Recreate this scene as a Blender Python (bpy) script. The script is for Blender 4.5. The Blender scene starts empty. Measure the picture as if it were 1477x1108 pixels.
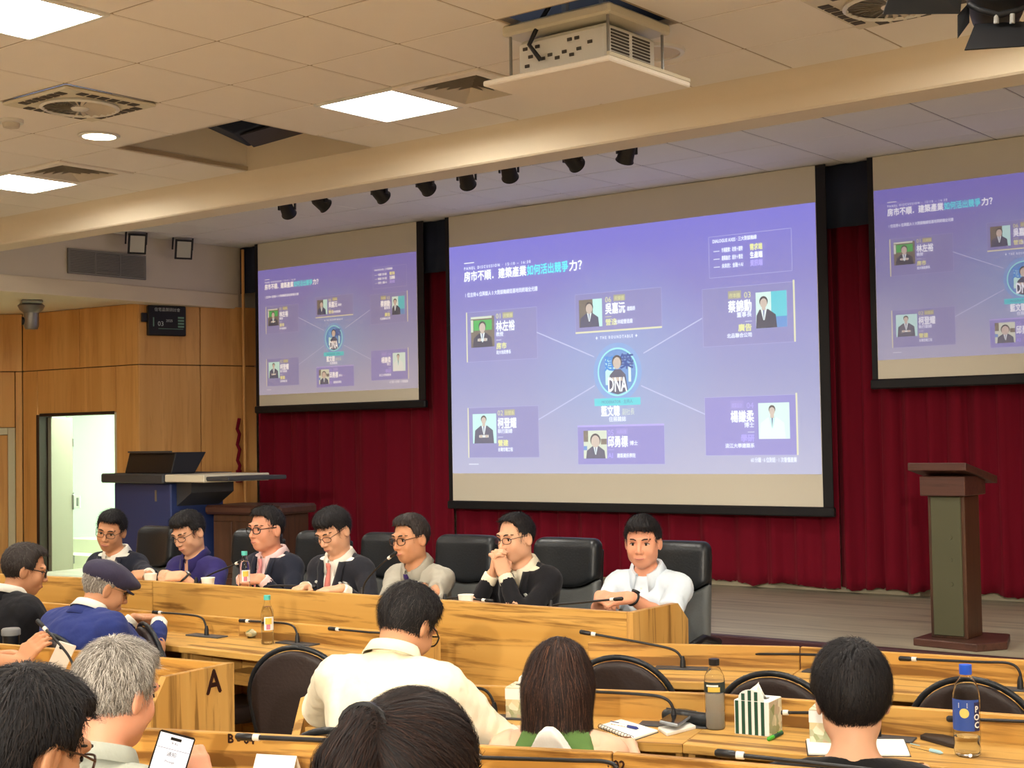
import bpy, bmesh, math, random
import numpy as np
from mathutils import Vector, Matrix

# ------------------------------------------------------------------ camera, world, lights, exposure
SC = bpy.context.scene
COL = SC.collection
EYE = np.array([0.0, 0.0, 1.68]); FPX = 2096.0
YAW, PITCH, ROLL = -.66724, .036086, -.017447
_cy, _sy, _cp, _sp = math.cos(YAW), math.sin(YAW), math.cos(PITCH), math.sin(PITCH)
FWD = np.array([_sy*_cp, _cy*_cp, _sp]); _r0 = np.array([_cy, -_sy, 0.0]); _u0 = np.cross(_r0, FWD)
RGT = math.cos(ROLL)*_r0 + math.sin(ROLL)*_u0
UPV = -math.sin(ROLL)*_r0 + math.cos(ROLL)*_u0
cam = bpy.data.cameras.new('camera'); cam.sensor_width = 36; cam.lens = FPX/1477*36; cam.clip_start = .05
cam_o = bpy.data.objects.new('camera', cam); COL.objects.link(cam_o)
cam_o.matrix_world = Matrix([[RGT[i], UPV[i], -FWD[i], EYE[i]] for i in range(3)] + [[0, 0, 0, 1]])
SC.camera = cam_o
W = bpy.data.worlds.new('world'); SC.world = W; W.use_nodes = True
W.node_tree.nodes['Background'].inputs[0].default_value = (.9, .85, .8, 1)
W.node_tree.nodes['Background'].inputs[1].default_value = .02
SC.view_settings.view_transform = 'Standard'; SC.view_settings.look = 'None'
SC.view_settings.exposure = 1.0; SC.view_settings.gamma = 1
SC.view_settings.use_curve_mapping = False
PANEL_EMIT = 24.0         # the square ceiling lights
STAGE_SPOT = 900.0        # stage lamps at the back of the hall, behind the camera
def lamp(kind, name, loc, power, color, **k):
    l = bpy.data.lights.new(name, kind); l.energy = power; l.color = color
    for a, b in k.items(): setattr(l, a, b)
    o = bpy.data.objects.new(name, l); COL.objects.link(o); o.location = loc
    return o
def aim(o, target):
    d = Vector(target) - o.location
    o.rotation_euler = d.to_track_quat('-Z', 'Y').to_euler()
for lx, ly, tx, ty in ((.4, -5.9, -5.6, 5.2), (2.6, -5.2, -3.6, 5.6)):
    sp = lamp('SPOT', 'stage_lamp_light', (lx, ly, 3.3), STAGE_SPOT, (1, .90, .76), spot_size=math.radians(24), spot_blend=.5, shadow_soft_size=.05)
    aim(sp, (tx, ty, .85))

# ------------------------------------------------------------------ pixel -> point on a plane of the room
def ray(x, y): return FPX*FWD + (x-738.5)*RGT - (y-554)*UPV
def atz(x, y, z): d = ray(x, y); return EYE + d*((z-1.68)/d[2])
def aty(x, y, Y): d = ray(x, y); return EYE + d*(Y/d[1])
def atx(x, y, X): d = ray(x, y); return EYE + d*(X/d[0])
def atd(x, y, c): return EYE + ray(x, y)*(c/FPX)
def atplane(x, y, p0, t):          # vertical plane through p0 along plan direction t
    d = ray(x, y); n = np.array([-t[1], t[0], 0.0]); p0 = np.array(p0, float)
    return EYE + d*(((p0-EYE)@n)/(d@n))

# ------------------------------------------------------------------ materials
MATS = {}
def new_mat(name):
    m = bpy.data.materials.new(name); m.use_nodes = True; MATS[name] = m
    return m, m.node_tree, m.node_tree.nodes['Principled BSDF']
def plain(name, c, rough=.6, metal=0, spec=.5, bump=0, bscale=60, vary=0, vscale=6, emit=None, estr=0, trans=0, ior=1.45, alpha=1, coat=0, sheen=0, stretch=None, coords='Object'):
    m, nt, b = new_mat(name)
    b.inputs['Base Color'].default_value = (*c, 1); b.inputs['Roughness'].default_value = rough
    b.inputs['Metallic'].default_value = metal; b.inputs['Specular IOR Level'].default_value = spec
    b.inputs['IOR'].default_value = ior
    if trans: b.inputs['Transmission Weight'].default_value = trans
    if coat: b.inputs['Coat Weight'].default_value = coat
    if sheen: b.inputs['Sheen Weight'].default_value = sheen
    if emit: b.inputs['Emission Color'].default_value = (*emit, 1); b.inputs['Emission Strength'].default_value = estr
    if alpha < 1: b.inputs['Alpha'].default_value = alpha
    if vary or bump:
        tc = nt.nodes.new('ShaderNodeTexCoord'); mp = nt.nodes.new('ShaderNodeMapping')
        if stretch: mp.inputs['Scale'].default_value = stretch
        nt.links.new(tc.outputs[coords], mp.inputs[0])
    if vary:
        n = nt.nodes.new('ShaderNodeTexNoise'); n.inputs['Scale'].default_value = vscale; n.inputs['Detail'].default_value = 4
        nt.links.new(mp.outputs[0], n.inputs[0])
        mx = nt.nodes.new('ShaderNodeMix'); mx.data_type = 'RGBA'
        mx.inputs[6].default_value = (*[max(0, v*(1-vary)) for v in c], 1); mx.inputs[7].default_value = (*[min(1, v*(1+vary)) for v in c], 1)
        nt.links.new(n.outputs[0], mx.inputs[0]); nt.links.new(mx.outputs[2], b.inputs['Base Color'])
    if bump:
        n2 = nt.nodes.new('ShaderNodeTexNoise'); n2.inputs['Scale'].default_value = bscale; n2.inputs['Detail'].default_value = 5
        bp = nt.nodes.new('ShaderNodeBump'); bp.inputs['Strength'].default_value = bump; bp.inputs['Distance'].default_value = .01
        nt.links.new(mp.outputs[0], n2.inputs[0]); nt.links.new(n2.outputs[0], bp.inputs['Height']); nt.links.new(bp.outputs[0], b.inputs['Normal'])
    return m
def wood(name, light, mid, dark, axis='x', rough=.34, s=1.0, streak=.5, coat=0.0, spec=.5):
    m, nt, b = new_mat(name); N = nt.nodes.new; Lk = nt.links.new
    tc = N('ShaderNodeTexCoord'); mp = N('ShaderNodeMapping')
    sc = {'x': (.55, 9, 9), 'z': (9, 9, .5), 'y': (9, .55, 9)}[axis]
    mp.inputs['Scale'].default_value = tuple(v*s for v in sc)
    Lk(tc.outputs['Object'], mp.inputs[0])
    n0 = N('ShaderNodeTexNoise'); n0.inputs['Scale'].default_value = .9; n0.inputs['Detail'].default_value = 3; n0.inputs['Distortion'].default_value = .6
    Lk(mp.outputs[0], n0.inputs[0])
    n1 = N('ShaderNodeTexNoise'); n1.inputs['Scale'].default_value = 3.1; n1.inputs['Detail'].default_value = 6; n1.inputs['Roughness'].default_value = .62; n1.inputs['Distortion'].default_value = .5
    Lk(mp.outputs[0], n1.inputs[0])
    r0 = N('ShaderNodeValToRGB'); r0.color_ramp.elements[0].position = .30; r0.color_ramp.elements[1].position = .72
    r0.color_ramp.elements[0].color = (*mid, 1); r0.color_ramp.elements[1].color = (*light, 1)
    Lk(n0.outputs[0], r0.inputs[0])
    r1 = N('ShaderNodeValToRGB'); r1.color_ramp.elements[0].position = .37; r1.color_ramp.elements[1].position = .485
    r1.color_ramp.elements[0].color = (1, 1, 1, 1); r1.color_ramp.elements[1].color = (0, 0, 0, 1)
    Lk(n1.outputs[0], r1.inputs[0])
    ml = N('ShaderNodeMath'); ml.operation = 'MULTIPLY'; ml.inputs[1].default_value = streak; Lk(r1.outputs[0], ml.inputs[0])
    mx = N('ShaderNodeMix'); mx.data_type = 'RGBA'; Lk(ml.outputs[0], mx.inputs[0]); Lk(r0.outputs[0], mx.inputs[6]); mx.inputs[7].default_value = (*dark, 1)
    Lk(mx.outputs[2], b.inputs['Base Color']); b.inputs['Roughness'].default_value = rough; b.inputs['Coat Weight'].default_value = coat
    b.inputs['Specular IOR Level'].default_value = spec
    bp = N('ShaderNodeBump'); bp.inputs['Strength'].default_value = .06; bp.inputs['Distance'].default_value = .004
    Lk(n1.outputs[0], bp.inputs['Height']); Lk(bp.outputs[0], b.inputs['Normal'])
    return m
def M(n): return MATS[n]

# ------------------------------------------------------------------ mesh builder
class MB:
    def __init__(s): s.v = []; s.f = []
    def add(s, v, f):
        o = len(s.v); s.v += [tuple(map(float, p)) for p in v]; s.f += [tuple(i+o for i in q) for q in f]; return s
    def box(s, lo, hi, c=0.0):
        lo = np.array(lo, float); hi = np.array(hi, float); c = min(c, *(abs(hi-lo)*.45))
        if c <= 0:
            v = [(x, y, z) for z in (lo[2], hi[2]) for y in (lo[1], hi[1]) for x in (lo[0], hi[0])]
            return s.add(v, [(0, 2, 3, 1), (4, 5, 7, 6), (0, 1, 5, 4), (2, 6, 7, 3), (0, 4, 6, 2), (1, 3, 7, 5)])
        m = (lo+hi)/2; h = (hi-lo)/2; v = []; idx = {}
        for sx in (-1, 1):
            for sy in (-1, 1):
                for sz in (-1, 1):
                    for k in range(3):
                        d = h-c; d[k] = h[k]; idx[sx, sy, sz, k] = len(v); v.append(m+np.array([sx, sy, sz])*d)
        f = []
        def q(a): f.append(tuple(a))
        for k in range(3):
            i, j = (k+1) % 3, (k+2) % 3
            for sg in (-1, 1):
                def key(a, b): t = [0, 0, 0]; t[k] = sg; t[i] = a; t[j] = b; return idx[(*t, k)]
                r = [key(-1, -1), key(1, -1), key(1, 1), key(-1, 1)]; q(r if sg > 0 else r[::-1])
            for a in (-1, 1):
                for b in (-1, 1):
                    def key2(t_, kk): t = [0, 0, 0]; t[i] = a; t[j] = b; t[k] = t_; return idx[(*t, kk)]
                    r = [key2(-1, i), key2(1, i), key2(1, j), key2(-1, j)]; q(r if a*b > 0 else r[::-1])
        for sx in (-1, 1):
            for sy in (-1, 1):
                for sz in (-1, 1):
                    r = [idx[sx, sy, sz, k] for k in range(3)]; q(r if sx*sy*sz > 0 else r[::-1])
        return s.add(v, f)
    def prism(s, outline, a, b, axis=1):       # outline: 2D points; extruded from a to b along axis
        n = len(outline); v = []
        for t in (a, b):
            for p in outline:
                v.append({0: (t, p[0], p[1]), 1: (p[0], t, p[1]), 2: (p[0], p[1], t)}[axis])
        f = [tuple(range(n)), tuple(range(2*n-1, n-1, -1))] + [(i, n+i, n+(i+1) % n, (i+1) % n) for i in range(n)]
        return s.add(v, f)
    def lathe(s, prof, seg=24, c=(0, 0, 0), axis=2, close=True, ring=False):
        v = []; f = []; n = len(prof); close = close and not ring
        for k in range(seg):
            a = 2*math.pi*k/seg
            for r, h in prof:
                p = [r*math.cos(a), r*math.sin(a), h]
                if axis == 0: p = [h, p[0], p[1]]
                elif axis == 1: p = [p[1], h, p[0]]
                v.append((p[0]+c[0], p[1]+c[1], p[2]+c[2]))
        for k in range(seg):
            k2 = (k+1) % seg
            for i in range(n if ring else n-1): i2 = (i+1) % n; f.append((k*n+i, k2*n+i, k2*n+i2, k*n+i2))
        if close:
            f.append(tuple(k*n for k in range(seg))[::-1]); f.append(tuple(k*n+n-1 for k in range(seg)))
        return s.add(v, f)
    def tube(s, pts, r, seg=10, cap=True):
        pts = [np.array(p, float) for p in pts]; n = len(pts); rs = r if hasattr(r, '__len__') else [r]*n
        v = []; f = []; prev = None
        for i, p in enumerate(pts):
            t = pts[min(i+1, n-1)]-pts[max(i-1, 0)]; t = t/(np.linalg.norm(t)+1e-12)
            if prev is None:
                a = np.cross(t, [0, 0, 1.0]); a = a if np.linalg.norm(a) > 1e-3 else np.cross(t, [1.0, 0, 0])
            else: a = prev-t*(prev@t)
            a = a/np.linalg.norm(a); prev = a; b = np.cross(t, a)
            for k in range(seg):
                w = 2*math.pi*k/seg; v.append(p+rs[i]*(math.cos(w)*a+math.sin(w)*b))
        for i in range(n-1):
            for k in range(seg): k2 = (k+1) % seg; f.append((i*seg+k, i*seg+k2, (i+1)*seg+k2, (i+1)*seg+k))
        if cap: f.append(tuple(range(seg))[::-1]); f.append(tuple((n-1)*seg+k for k in range(seg)))
        return s.add(v, f)
    def mesh(s, name):
        me = bpy.data.meshes.new(name); me.from_pydata(s.v, [], s.f); me.update(); return me
    def build(s, name, mat, parent=None, smooth=None, bevel=0, flip=False):
        me = s.mesh(name)
        bm = bmesh.new(); bm.from_mesh(me); bmesh.ops.recalc_face_normals(bm, faces=bm.faces); bm.to_mesh(me); bm.free()
        return obj(name, me, mat, parent, smooth, bevel)
def obj(name, me, mat, parent=None, smooth=None, bevel=0):
    o = bpy.data.objects.new(name, me); COL.objects.link(o)
    if mat is not None:
        me.materials.clear(); me.materials.append(M(mat) if isinstance(mat, str) else mat)
    if smooth is not None:
        me.shade_smooth()
        if smooth < 3: me.set_sharp_from_angle(angle=smooth)
    if bevel:
        b = o.modifiers.new('bevel', 'BEVEL'); b.width = bevel; b.segments = 2; b.limit_method = 'ANGLE'
    if parent is not None: o.parent = parent
    return o
def tag(o, label, cat, group=None):
    o['label'] = label; o['category'] = cat
    if group: o['group'] = group
    return o
def thing(name, label, cat, loc=(0, 0, 0), rz=0.0, group=None):
    o = bpy.data.objects.new(name, None); COL.objects.link(o); o.empty_display_size = .1
    o.location = tuple(map(float, loc)); o.rotation_euler = (0, 0, rz); return tag(o, label, cat, group)
def struct(o): o['kind'] = 'structure'; return o
def stuff(o): o['kind'] = 'stuff'; return o
def dup(root, loc=None, rz=None, label=None, group=None):
    r = root.copy(); COL.objects.link(r)
    if loc is not None: r.location = tuple(map(float, loc))
    if rz is not None: r.rotation_euler = (0, 0, rz)
    if label: r['label'] = label
    if group: r['group'] = group
    for ch in list(root.children):
        c = ch.copy(); COL.objects.link(c); c.parent = r
        for g in list(ch.children): d = g.copy(); COL.objects.link(d); d.parent = c
    return r
def text_mesh(body, size=1.0, align='LEFT', bold=0.0, spacing=1.0, xs=1.0):
    cu = bpy.data.curves.new('t', 'FONT'); cu.body = body; cu.size = size; cu.align_x = align; cu.resolution_u = 2
    cu.space_character = spacing
    o = bpy.data.objects.new('t', cu); COL.objects.link(o)
    dg = bpy.context.evaluated_depsgraph_get(); me = bpy.data.meshes.new_from_object(o.evaluated_get(dg), depsgraph=dg)
    v = np.zeros(len(me.vertices)*3); me.vertices.foreach_get('co', v); v = v.reshape(-1, 3)
    f = [tuple(p.vertices) for p in me.polygons]
    bpy.data.objects.remove(o); bpy.data.curves.remove(cu); bpy.data.meshes.remove(me)
    v[:, 0] *= xs
    if bold:                       # heavier strokes: the same outline struck again a little to each side
        n = len(v); offs = [(0, 0), (bold, 0), (-bold, 0), (0, bold), (0, -bold)]
        f = [tuple(i+n*k for i in q) for k in range(len(offs)) for q in f]; v = np.concatenate([v+np.array([dx, dy, 0]) for dx, dy in offs])
    return v, f
def rot2(p, a): return np.array([p[0]*math.cos(a)-p[1]*math.sin(a), p[0]*math.sin(a)+p[1]*math.cos(a)])
# ------------------------------------------------------------------ palette
def lin(r, g, b):
    f = lambda c: (c/255)/12.92 if c <= 10 else (((c/255)+.055)/1.055)**2.4
    return (f(r), f(g), f(b))
plain('ceiling_tile', lin(247, 240, 228), .9, bump=.15, bscale=220, vary=.03, vscale=3)
plain('stage_tile', lin(240, 238, 230), .9, bump=.15, bscale=220, vary=.03, vscale=3)
plain('ceiling_grid', lin(176, 158, 132), .7)
plain('grid_grey', lin(150, 145, 138), .7)
plain('beige_paint', lin(236, 222, 196), .8, bump=.03, bscale=90, vary=.02)
plain('taupe_paint', lin(230, 220, 202), .85, vary=.02)
plain('white_paint', lin(236, 238, 232), .7)
plain('mint_paint', lin(226, 240, 226), .8)
plain('door_grey', lin(128, 120, 106), .6)
plain('frame_beige', lin(206, 196, 168), .5)
plain('dark_jamb', lin(52, 34, 28), .5)
plain('step_beige', lin(205, 204, 180), .8)
wood('wall_wood', lin(236, 184, 114), lin(218, 160, 90), lin(194, 132, 68), 'z', rough=.42, s=.8, streak=.35, spec=.35)
wood('desk_wood', lin(212, 168, 94), lin(194, 146, 70), lin(122, 82, 36), 'x', rough=.42, s=.75, streak=.9, spec=.3)
wood('desk_wood_end', lin(208, 164, 94), lin(188, 140, 70), lin(120, 84, 40), 'z', rough=.42, s=.8, streak=.75, spec=.3)
wood('stage_wood', lin(198, 190, 164), lin(168, 160, 138), lin(112, 104, 90), 'x', rough=.4, s=.55, streak=.55)
wood('dark_wood', lin(96, 62, 50), lin(78, 48, 40), lin(50, 30, 26), 'x', rough=.4, s=1.2, streak=.5)
wood('dark_wood_v', lin(92, 62, 44), lin(74, 48, 34), lin(46, 30, 22), 'z', rough=.4, s=1.2, streak=.5)
plain('olive_panel', lin(84, 83, 60), .5, vary=.06, vscale=5)
plain('stage_edge', lin(70, 40, 44), .45)
plain('carpet', lin(186, 172, 152), .95, bump=.3, bscale=300, vary=.15, vscale=20)
m, nt, b = new_mat('velvet')
b.inputs['Base Color'].default_value = (*lin(112, 19, 36), 1); b.inputs['Roughness'].default_value = .95; b.inputs['Specular IOR Level'].default_value = .08
b.inputs['Sheen Weight'].default_value = .25; b.inputs['Sheen Tint'].default_value = (.7, .12, .15, 1)
plain('navy_drape', lin(38, 46, 64), .9)
plain('black_border', lin(18, 18, 22), .6)
plain('screen_fabric', lin(226, 220, 202), .9)
plain('black_metal', lin(28, 28, 30), .45)
plain('black_plastic', lin(24, 24, 26), .4)
plain('grey_plastic', lin(120, 120, 118), .5)
plain('dark_grey', lin(62, 64, 68), .5)
plain('white_plastic', lin(232, 230, 222), .4)
plain('ivory', lin(222, 214, 190), .45)
plain('vent_grey', lin(212, 202, 184), .6)
plain('slot_dark', lin(84, 78, 70), .8)
plain('grille_grey', lin(142, 140, 134), .6)
plain('led_panel', (1, 1, 1), .5, emit=(1, .95, .86), estr=PANEL_EMIT)
plain('led_warm', (1, 1, 1), .5, emit=(1, .86, .6), estr=12)
plain('chrome', lin(190, 190, 190), .2, metal=1)
plain('lamp_glass', lin(205, 205, 196), .15, spec=.8)
plain('steel', lin(150, 150, 148), .35, metal=.8)

# ------------------------------------------------------------------ floor, stage, walls
ZC, ZS, ZSOF = 3.56, 3.73, 3.10      # hall ceiling, stage ceiling, side soffit
STG = .42
def sbox(name, lo, hi, mat, parent=None, c=0):
    o = MB().box(lo, hi, c).build(name, mat, parent)
    if parent is None: struct(o)
    return o
sbox('floor', (-16, -7, -.1), (4, 7.9, 0), 'carpet')
stage = sbox('floor_stage', (-12.6, 7.9, 0), (4, 10.6, STG), 'stage_wood')
sbox('stage_nosing', (-12.2, 7.86, STG-.07), (4, 7.93, STG+.012), 'stage_edge', stage, .008)
sbox('stage_riser', (-12.2, 7.885, 0), (4, 7.9, STG-.07), 'dark_wood', stage)
sbox('floor_tier_1', (-4.3, -7, 0), (4, 3.0, .09), 'carpet'); sbox('floor_tier_2', (-4.3, -7, .09), (4, 1.62, .18), 'carpet')
sbox('wall_front', (-12.6, 10.6, 0), (4, 10.75, 4), 'taupe_paint')
sbox('baseboard_front', (-11.6, 10.56, STG), (4, 10.6, STG+.14), 'frame_beige')
sbox('wall_right', (4, -7, 0), (4.15, 10.75, 4), 'beige_paint')
sbox('wall_back', (-16, -7.15, 0), (4.15, -7, 4), 'beige_paint')
# left wall: three facets seen in plan, then straight back along the hall
PA, PB, PC, PD = np.array([-11.70, 10.45]), np.array([-12.06, 9.21]), np.array([-13.89, 9.07]), np.array([-14.75, 8.05])
wl = bpy.data.objects.new('wall_left', None); COL.objects.link(wl); struct(wl)
def facet(p, q):           # local frame on a wall facet: x along p->q (seen from the hall), outward normal to the hall
    t = (q-p); L = np.linalg.norm(t); t = t/L; return t, L, math.atan2(t[1], t[0])
def fpanel(p, q, s0, s1, z0, z1, name='panel', mat='wall_wood', th=.03, off=0.0, gap=.004, parent=wl):
    t, L, a = facet(p, q)
    o = MB().box((s0+gap, off, z0+gap), (s1-gap, off+th, z1-gap), .004).build(name, mat, parent)
    o.location = (p[0], p[1], 0); o.rotation_euler = (0, 0, a); return o
def foff(p, q, x, y):      # along-facet distance and height of a pixel
    t, L, a = facet(p, q); w = atplane(x, y, (p[0], p[1], 0), t); return float((w[:2]-p)@t), float(w[2])
ZG = 2.475
for p, q, cuts in ((PB, PA, (0, .665, 1.30)), (PC, PB, (0, .93, 1.835)), (PD, PC, (0, .66, 1.334))):
    for s0, s1 in zip(cuts[:-1], cuts[1:]): fpanel(p, q, s0, s1, ZG, ZSOF)
    fpanel(p, q, 0, cuts[-1], 0, ZSOF, 'backing', 'dark_jamb', .02, .04) if p is PB else None
for s0, s1 in ((0, .665), (.665, 1.30)): fpanel(PB, PA, s0, s1, 0, ZG)
d0, dz = foff(PC, PB, 54, 598); d1, _ = foff(PC, PB, 167, 596); DZ = 2.0
fpanel(PC, PB, 0, d0, 0, ZG); fpanel(PC, PB, d1, 1.835, 0, ZG); fpanel(PC, PB, d0, d1, DZ, ZG)
fpanel(PC, PB, -.03, 1.835, DZ+.1, ZSOF, 'backing', 'dark_jamb', .02, .04); fpanel(PC, PB, -.03, d0-.005, 0, DZ+.1, 'backing', 'dark_jamb', .02, .04); fpanel(PC, PB, d1+.005, 1.85, 0, DZ+.1, 'backing', 'dark_jamb', .02, .04); fpanel(PD, PC, 0, 1.36, 0, ZSOF, 'backing', 'dark_jamb', .02, .055)
g0, gz = foff(PD, PC, 22, 617); GZ = gz
fpanel(PD, PC, g0, 1.334, 0, ZG); fpanel(PD, PC, 0, g0, GZ, ZG)
t_, L_, a_ = facet(PD, PC)
dr = thing('door_1', 'x', 'x', (PD[0], PD[1], 0), a_); [dr.__delitem__(k) for k in ('label', 'category')]; struct(dr)
MB().box((g0-.075, -.03, 0), (g0, .07, GZ), .006).build('door_frame', 'frame_beige', dr)
MB().box((g0-1.0, -.03, GZ-.075), (g0-.076, .07, GZ), .006).build('door_frame', 'frame_beige', dr)
MB().box((g0-1.0, .01, 0), (g0-.08, .05, GZ-.08), .004).build('door_leaf', 'wall_wood', dr)
sbox('wall_left_rear', (-14.95, -7, 0), (-14.75, 8.05, 3.2), 'wall_wood')
# doorway with an open grey leaf and a bright stair lobby behind it
t2, L2, a2 = facet(PC, PB)
dr2 = bpy.data.objects.new('door_2', None); COL.objects.link(dr2); struct(dr2); dr2.location = (PC[0], PC[1], 0); dr2.rotation_euler = (0, 0, a2)
MB().box((d0-.01, -.012, 0), (d0+.04, .16, DZ), .004).build('jamb', 'dark_jamb', dr2)
MB().box((d1-.02, -.004, 0), (d1+.012, .16, DZ), .004).build('jamb', 'frame_beige', dr2)
MB().box((d0+.04, -.008, DZ-.02), (d1-.02, .16, DZ+.012), .004).build('lintel', 'dark_jamb', dr2)
lf = MB().box((0, -.02, .01), (.62, .02, DZ-.03), .004).build('door_leaf', 'door_grey', dr2)
lf.location = (d0+.07, .10, 0); lf.rotation_euler = (0, 0, math.radians(120))
MB().box((.585, -.045, .95), (.60, .045, 1.12), .006).build('door_handle', 'steel', lf)
for hz in (.35, 1.05, 1.65): MB().tube([(.625, -.02, hz), (.625, -.02, hz+.09)], .012, 8).build('hinge', 'steel', lf)
def lobby(lo, hi, mat, name):
    o = MB().box(lo, hi).build(name, mat); o.location = (PC[0], PC[1], 0); o.rotation_euler = (0, 0, a2); return struct(o)
lobby((-2.6, 2.6, 0), (1.8, 2.7, 2.9), 'mint_paint', 'wall_lobby')
lobby((-2.6, .2, 0), (-2.5, 2.6, 2.9), 'mint_paint', 'wall_lobby_side')
lobby((1.72, .2, 0), (1.8, 2.6, 2.9), 'mint_paint', 'wall_lobby_side')
lobby((-2.6, .05, 2.9), (1.8, 2.7, 3.0), 'mint_paint', 'ceiling_lobby')
lobby((-2.6, .05, -.05), (1.8, 2.7, 0), 'step_beige', 'floor_lobby')
st = thing('lobby_stair', 'pale beige flight of low steps inside the bright doorway', 'stairs', (PC[0], PC[1], 0), a2)
for k in range(3): MB().box((-1.6, 1.3+.28*k, 0), (1.2, 1.58+.28*k, .17*(k+1)), .008).build('step', 'step_beige', st)
lp = thing('lobby_light', 'square ceiling light inside the bright stair lobby', 'light', (PC[0], PC[1], 2.9), a2)
MB().box((-.3, .8, -.04), (.9, 1.5, -.005)).build('diffuser', 'lobby_led' if 'lobby_led' in MATS else plain('lobby_led', (1, 1, 1), .5, emit=(.86, 1, .84), estr=40), lp)
w = atplane(109, 724, (PC[0]+2.59*-t2[1], PC[1]+2.59*t2[0], 0), t2)
sw = thing('wall_switch', 'white double wall switch in the bright stair lobby', 'switch', w, a2)
MB().box((-.09, 0, -.08), (.09, .02, .08), .004).build('plate', 'white_plastic', sw)
for k in (-1, 1): MB().box((k*.042-.02, -.008, -.055), (k*.042+.02, 0, .055), .004).build('rocker', 'grille_grey', sw)

# ------------------------------------------------------------------ beam, side bulkhead, soffit
BY = 6.92
bm_ = MB(); N = 8
prof = [(BY-.14, ZC+.02), (BY-.14, ZC)] + [(BY-.14+.14*math.sin(math.pi/2*k/N), ZC-.09+.09*math.cos(math.pi/2*k/N)) for k in range(1, N+1)] + [(BY, 3.38), (BY+.012, 3.37), (BY+.24, 3.37), (BY+.24, 3.95), (BY-.14, 3.95)]
bm_.prism([(y, z) for y, z in prof], -11.79, 4, 0)
struct(bm_.build('ceiling_beam', 'beige_paint', None, .6))
sbox('wall_bulkhead', (-12.0, -7, ZSOF), (-11.79, 10.6, 3.95), 'taupe_paint')
sbox('trim_1', (-12.02, -7, ZSOF-.02), (-11.765, 10.28, ZSOF+.135), 'beige_paint', None, .004)
sbox('ceiling_soffit', (-15, -7, ZSOF), (-12.0, 10.6, ZSOF+.05), 'beige_paint')
# ------------------------------------------------------------------ ceilings of separate tiles
def tile_ceiling(name, z, x0, y0, xs, ys, xlim, ylim, mat, gridmat, holes, visible):
    root = bpy.data.objects.new(name, None); COL.objects.link(root); struct(root)
    g = MB(); rest = MB(); S = .6; full = None; n = 0
    for i in xs:
        for j in ys:
            if (i, j) in holes: continue
            a, b_ = x0+i*S, y0+j*S; a2_, b2_ = min(a+S, xlim[1]), min(b_+S, ylim[1]); a, b_ = max(a, xlim[0]), max(b_, ylim[0])
            if a2_-a < .03 or b2_-b_ < .03: continue
            e = .006; isfull = abs(a2_-a-S) < 1e-6 and abs(b2_-b_-S) < 1e-6
            if visible(a, b_) and n < 290:
                n += 1
                if isfull:
                    if full is None: full = MB().box((e, e, 0), (S-e, S-e, .015), .004).mesh('tile'); full.materials.append(M(mat))
                    o = bpy.data.objects.new('tile', full); COL.objects.link(o); o.location = (a, b_, z); o.parent = root
                else:
                    o = MB().box((e, e, 0), (a2_-a-e, b2_-b_-e, .015), .004).build('tile', mat, root); o.location = (a, b_, z)
            else: rest.box((a+e, b_+e, z), (a2_-e, b2_-e, z+.015), .004)
    if rest.v: stuff(rest.build('tiles', mat, root))
    H = lambda i, j: (i, j) in holes
    for i in list(xs)+[xs[-1]+1]:
        x = x0+i*S
        if not xlim[0]-.01 < x < xlim[1]+.01: continue
        for j in ys:
            if H(i, j) and H(i-1, j): continue
            y, y2 = max(y0+j*S, ylim[0]), min(y0+j*S+S, ylim[1])
            if y2 > y: g.box((x-.012, y, z+.004), (x+.012, y2, z+.03))
    for j in list(ys)+[ys[-1]+1]:
        y = y0+j*S
        if not ylim[0]-.01 < y < ylim[1]+.01: continue
        for i in xs:
            if H(i, j) and H(i, j-1): continue
            x, x2 = max(x0+i*S, xlim[0]), min(x0+i*S+S, xlim[1])
            if x2 > x: g.box((x, y-.012, z+.0045), (x2, y+.012, z+.0305))
    g.build('grid', gridmat, root)
    return root
CX, CY = -5.26, 4.48          # a grid crossing of the hall ceiling
def cell(x, y): return (math.floor((x-CX)/.6+1e-6), math.floor((y-CY)/.6+1e-6))
def inview(z, m=260):
    def f(a, b):
        p = np.array([a+.3, b+.3, z])-EYE; c = p@FWD
        if c < .5: return False
        X = 738.5+FPX*(p@RGT)/c; Y = 554-FPX*(p@UPV)/c
        return -m < X < 1477+m and -m < Y < 1108
    return f
LIGHTS = [(i, j) for i in (-7, -1, 5, 11) for j in (2, -2, -6, -10, -14)]
FANS = [cell(-6.7, 4.7), cell(-3.2, 4.7), cell(-2.6, 5.9)]
VENTS = [cell(-5.0, 6.0), cell(-8.6, 6.0)]
PIT = [cell(-7.3, 5.9), cell(-6.7, 5.9), cell(-7.3, 6.5), cell(-6.7, 6.5)]
PH = [cell(-3.8, 5.4)]
hc = tile_ceiling('ceiling', ZC, CX, CY, range(-11, 16), range(-19, 5), (-11.79, 4), (-7, BY-.13), 'ceiling_tile', 'ceiling_grid', set(LIGHTS+FANS+VENTS+PIT+PH), inview(ZC))
sc_ = tile_ceiling('ceiling_stage', ZS, -4.83, 9.3, range(-12, 15), range(-4, 3), (-11.79, 4), (BY+.24, 10.6), 'stage_tile', 'grid_grey', set(), inview(ZS))
sbox('ceiling_slab', (-12, -7, 4.3), (4, 10.75, 4.4), 'navy_drape')
sbox('wall_right_upper', (4, -7, 3.9), (4.15, 10.75, 4.4), 'navy_drape'); sbox('wall_back_upper', (-12, -7.15, 3.9), (4.15, -7, 4.4), 'navy_drape')
def cpos(c): return (CX+c[0]*.6, CY+c[1]*.6, ZC)
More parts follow.
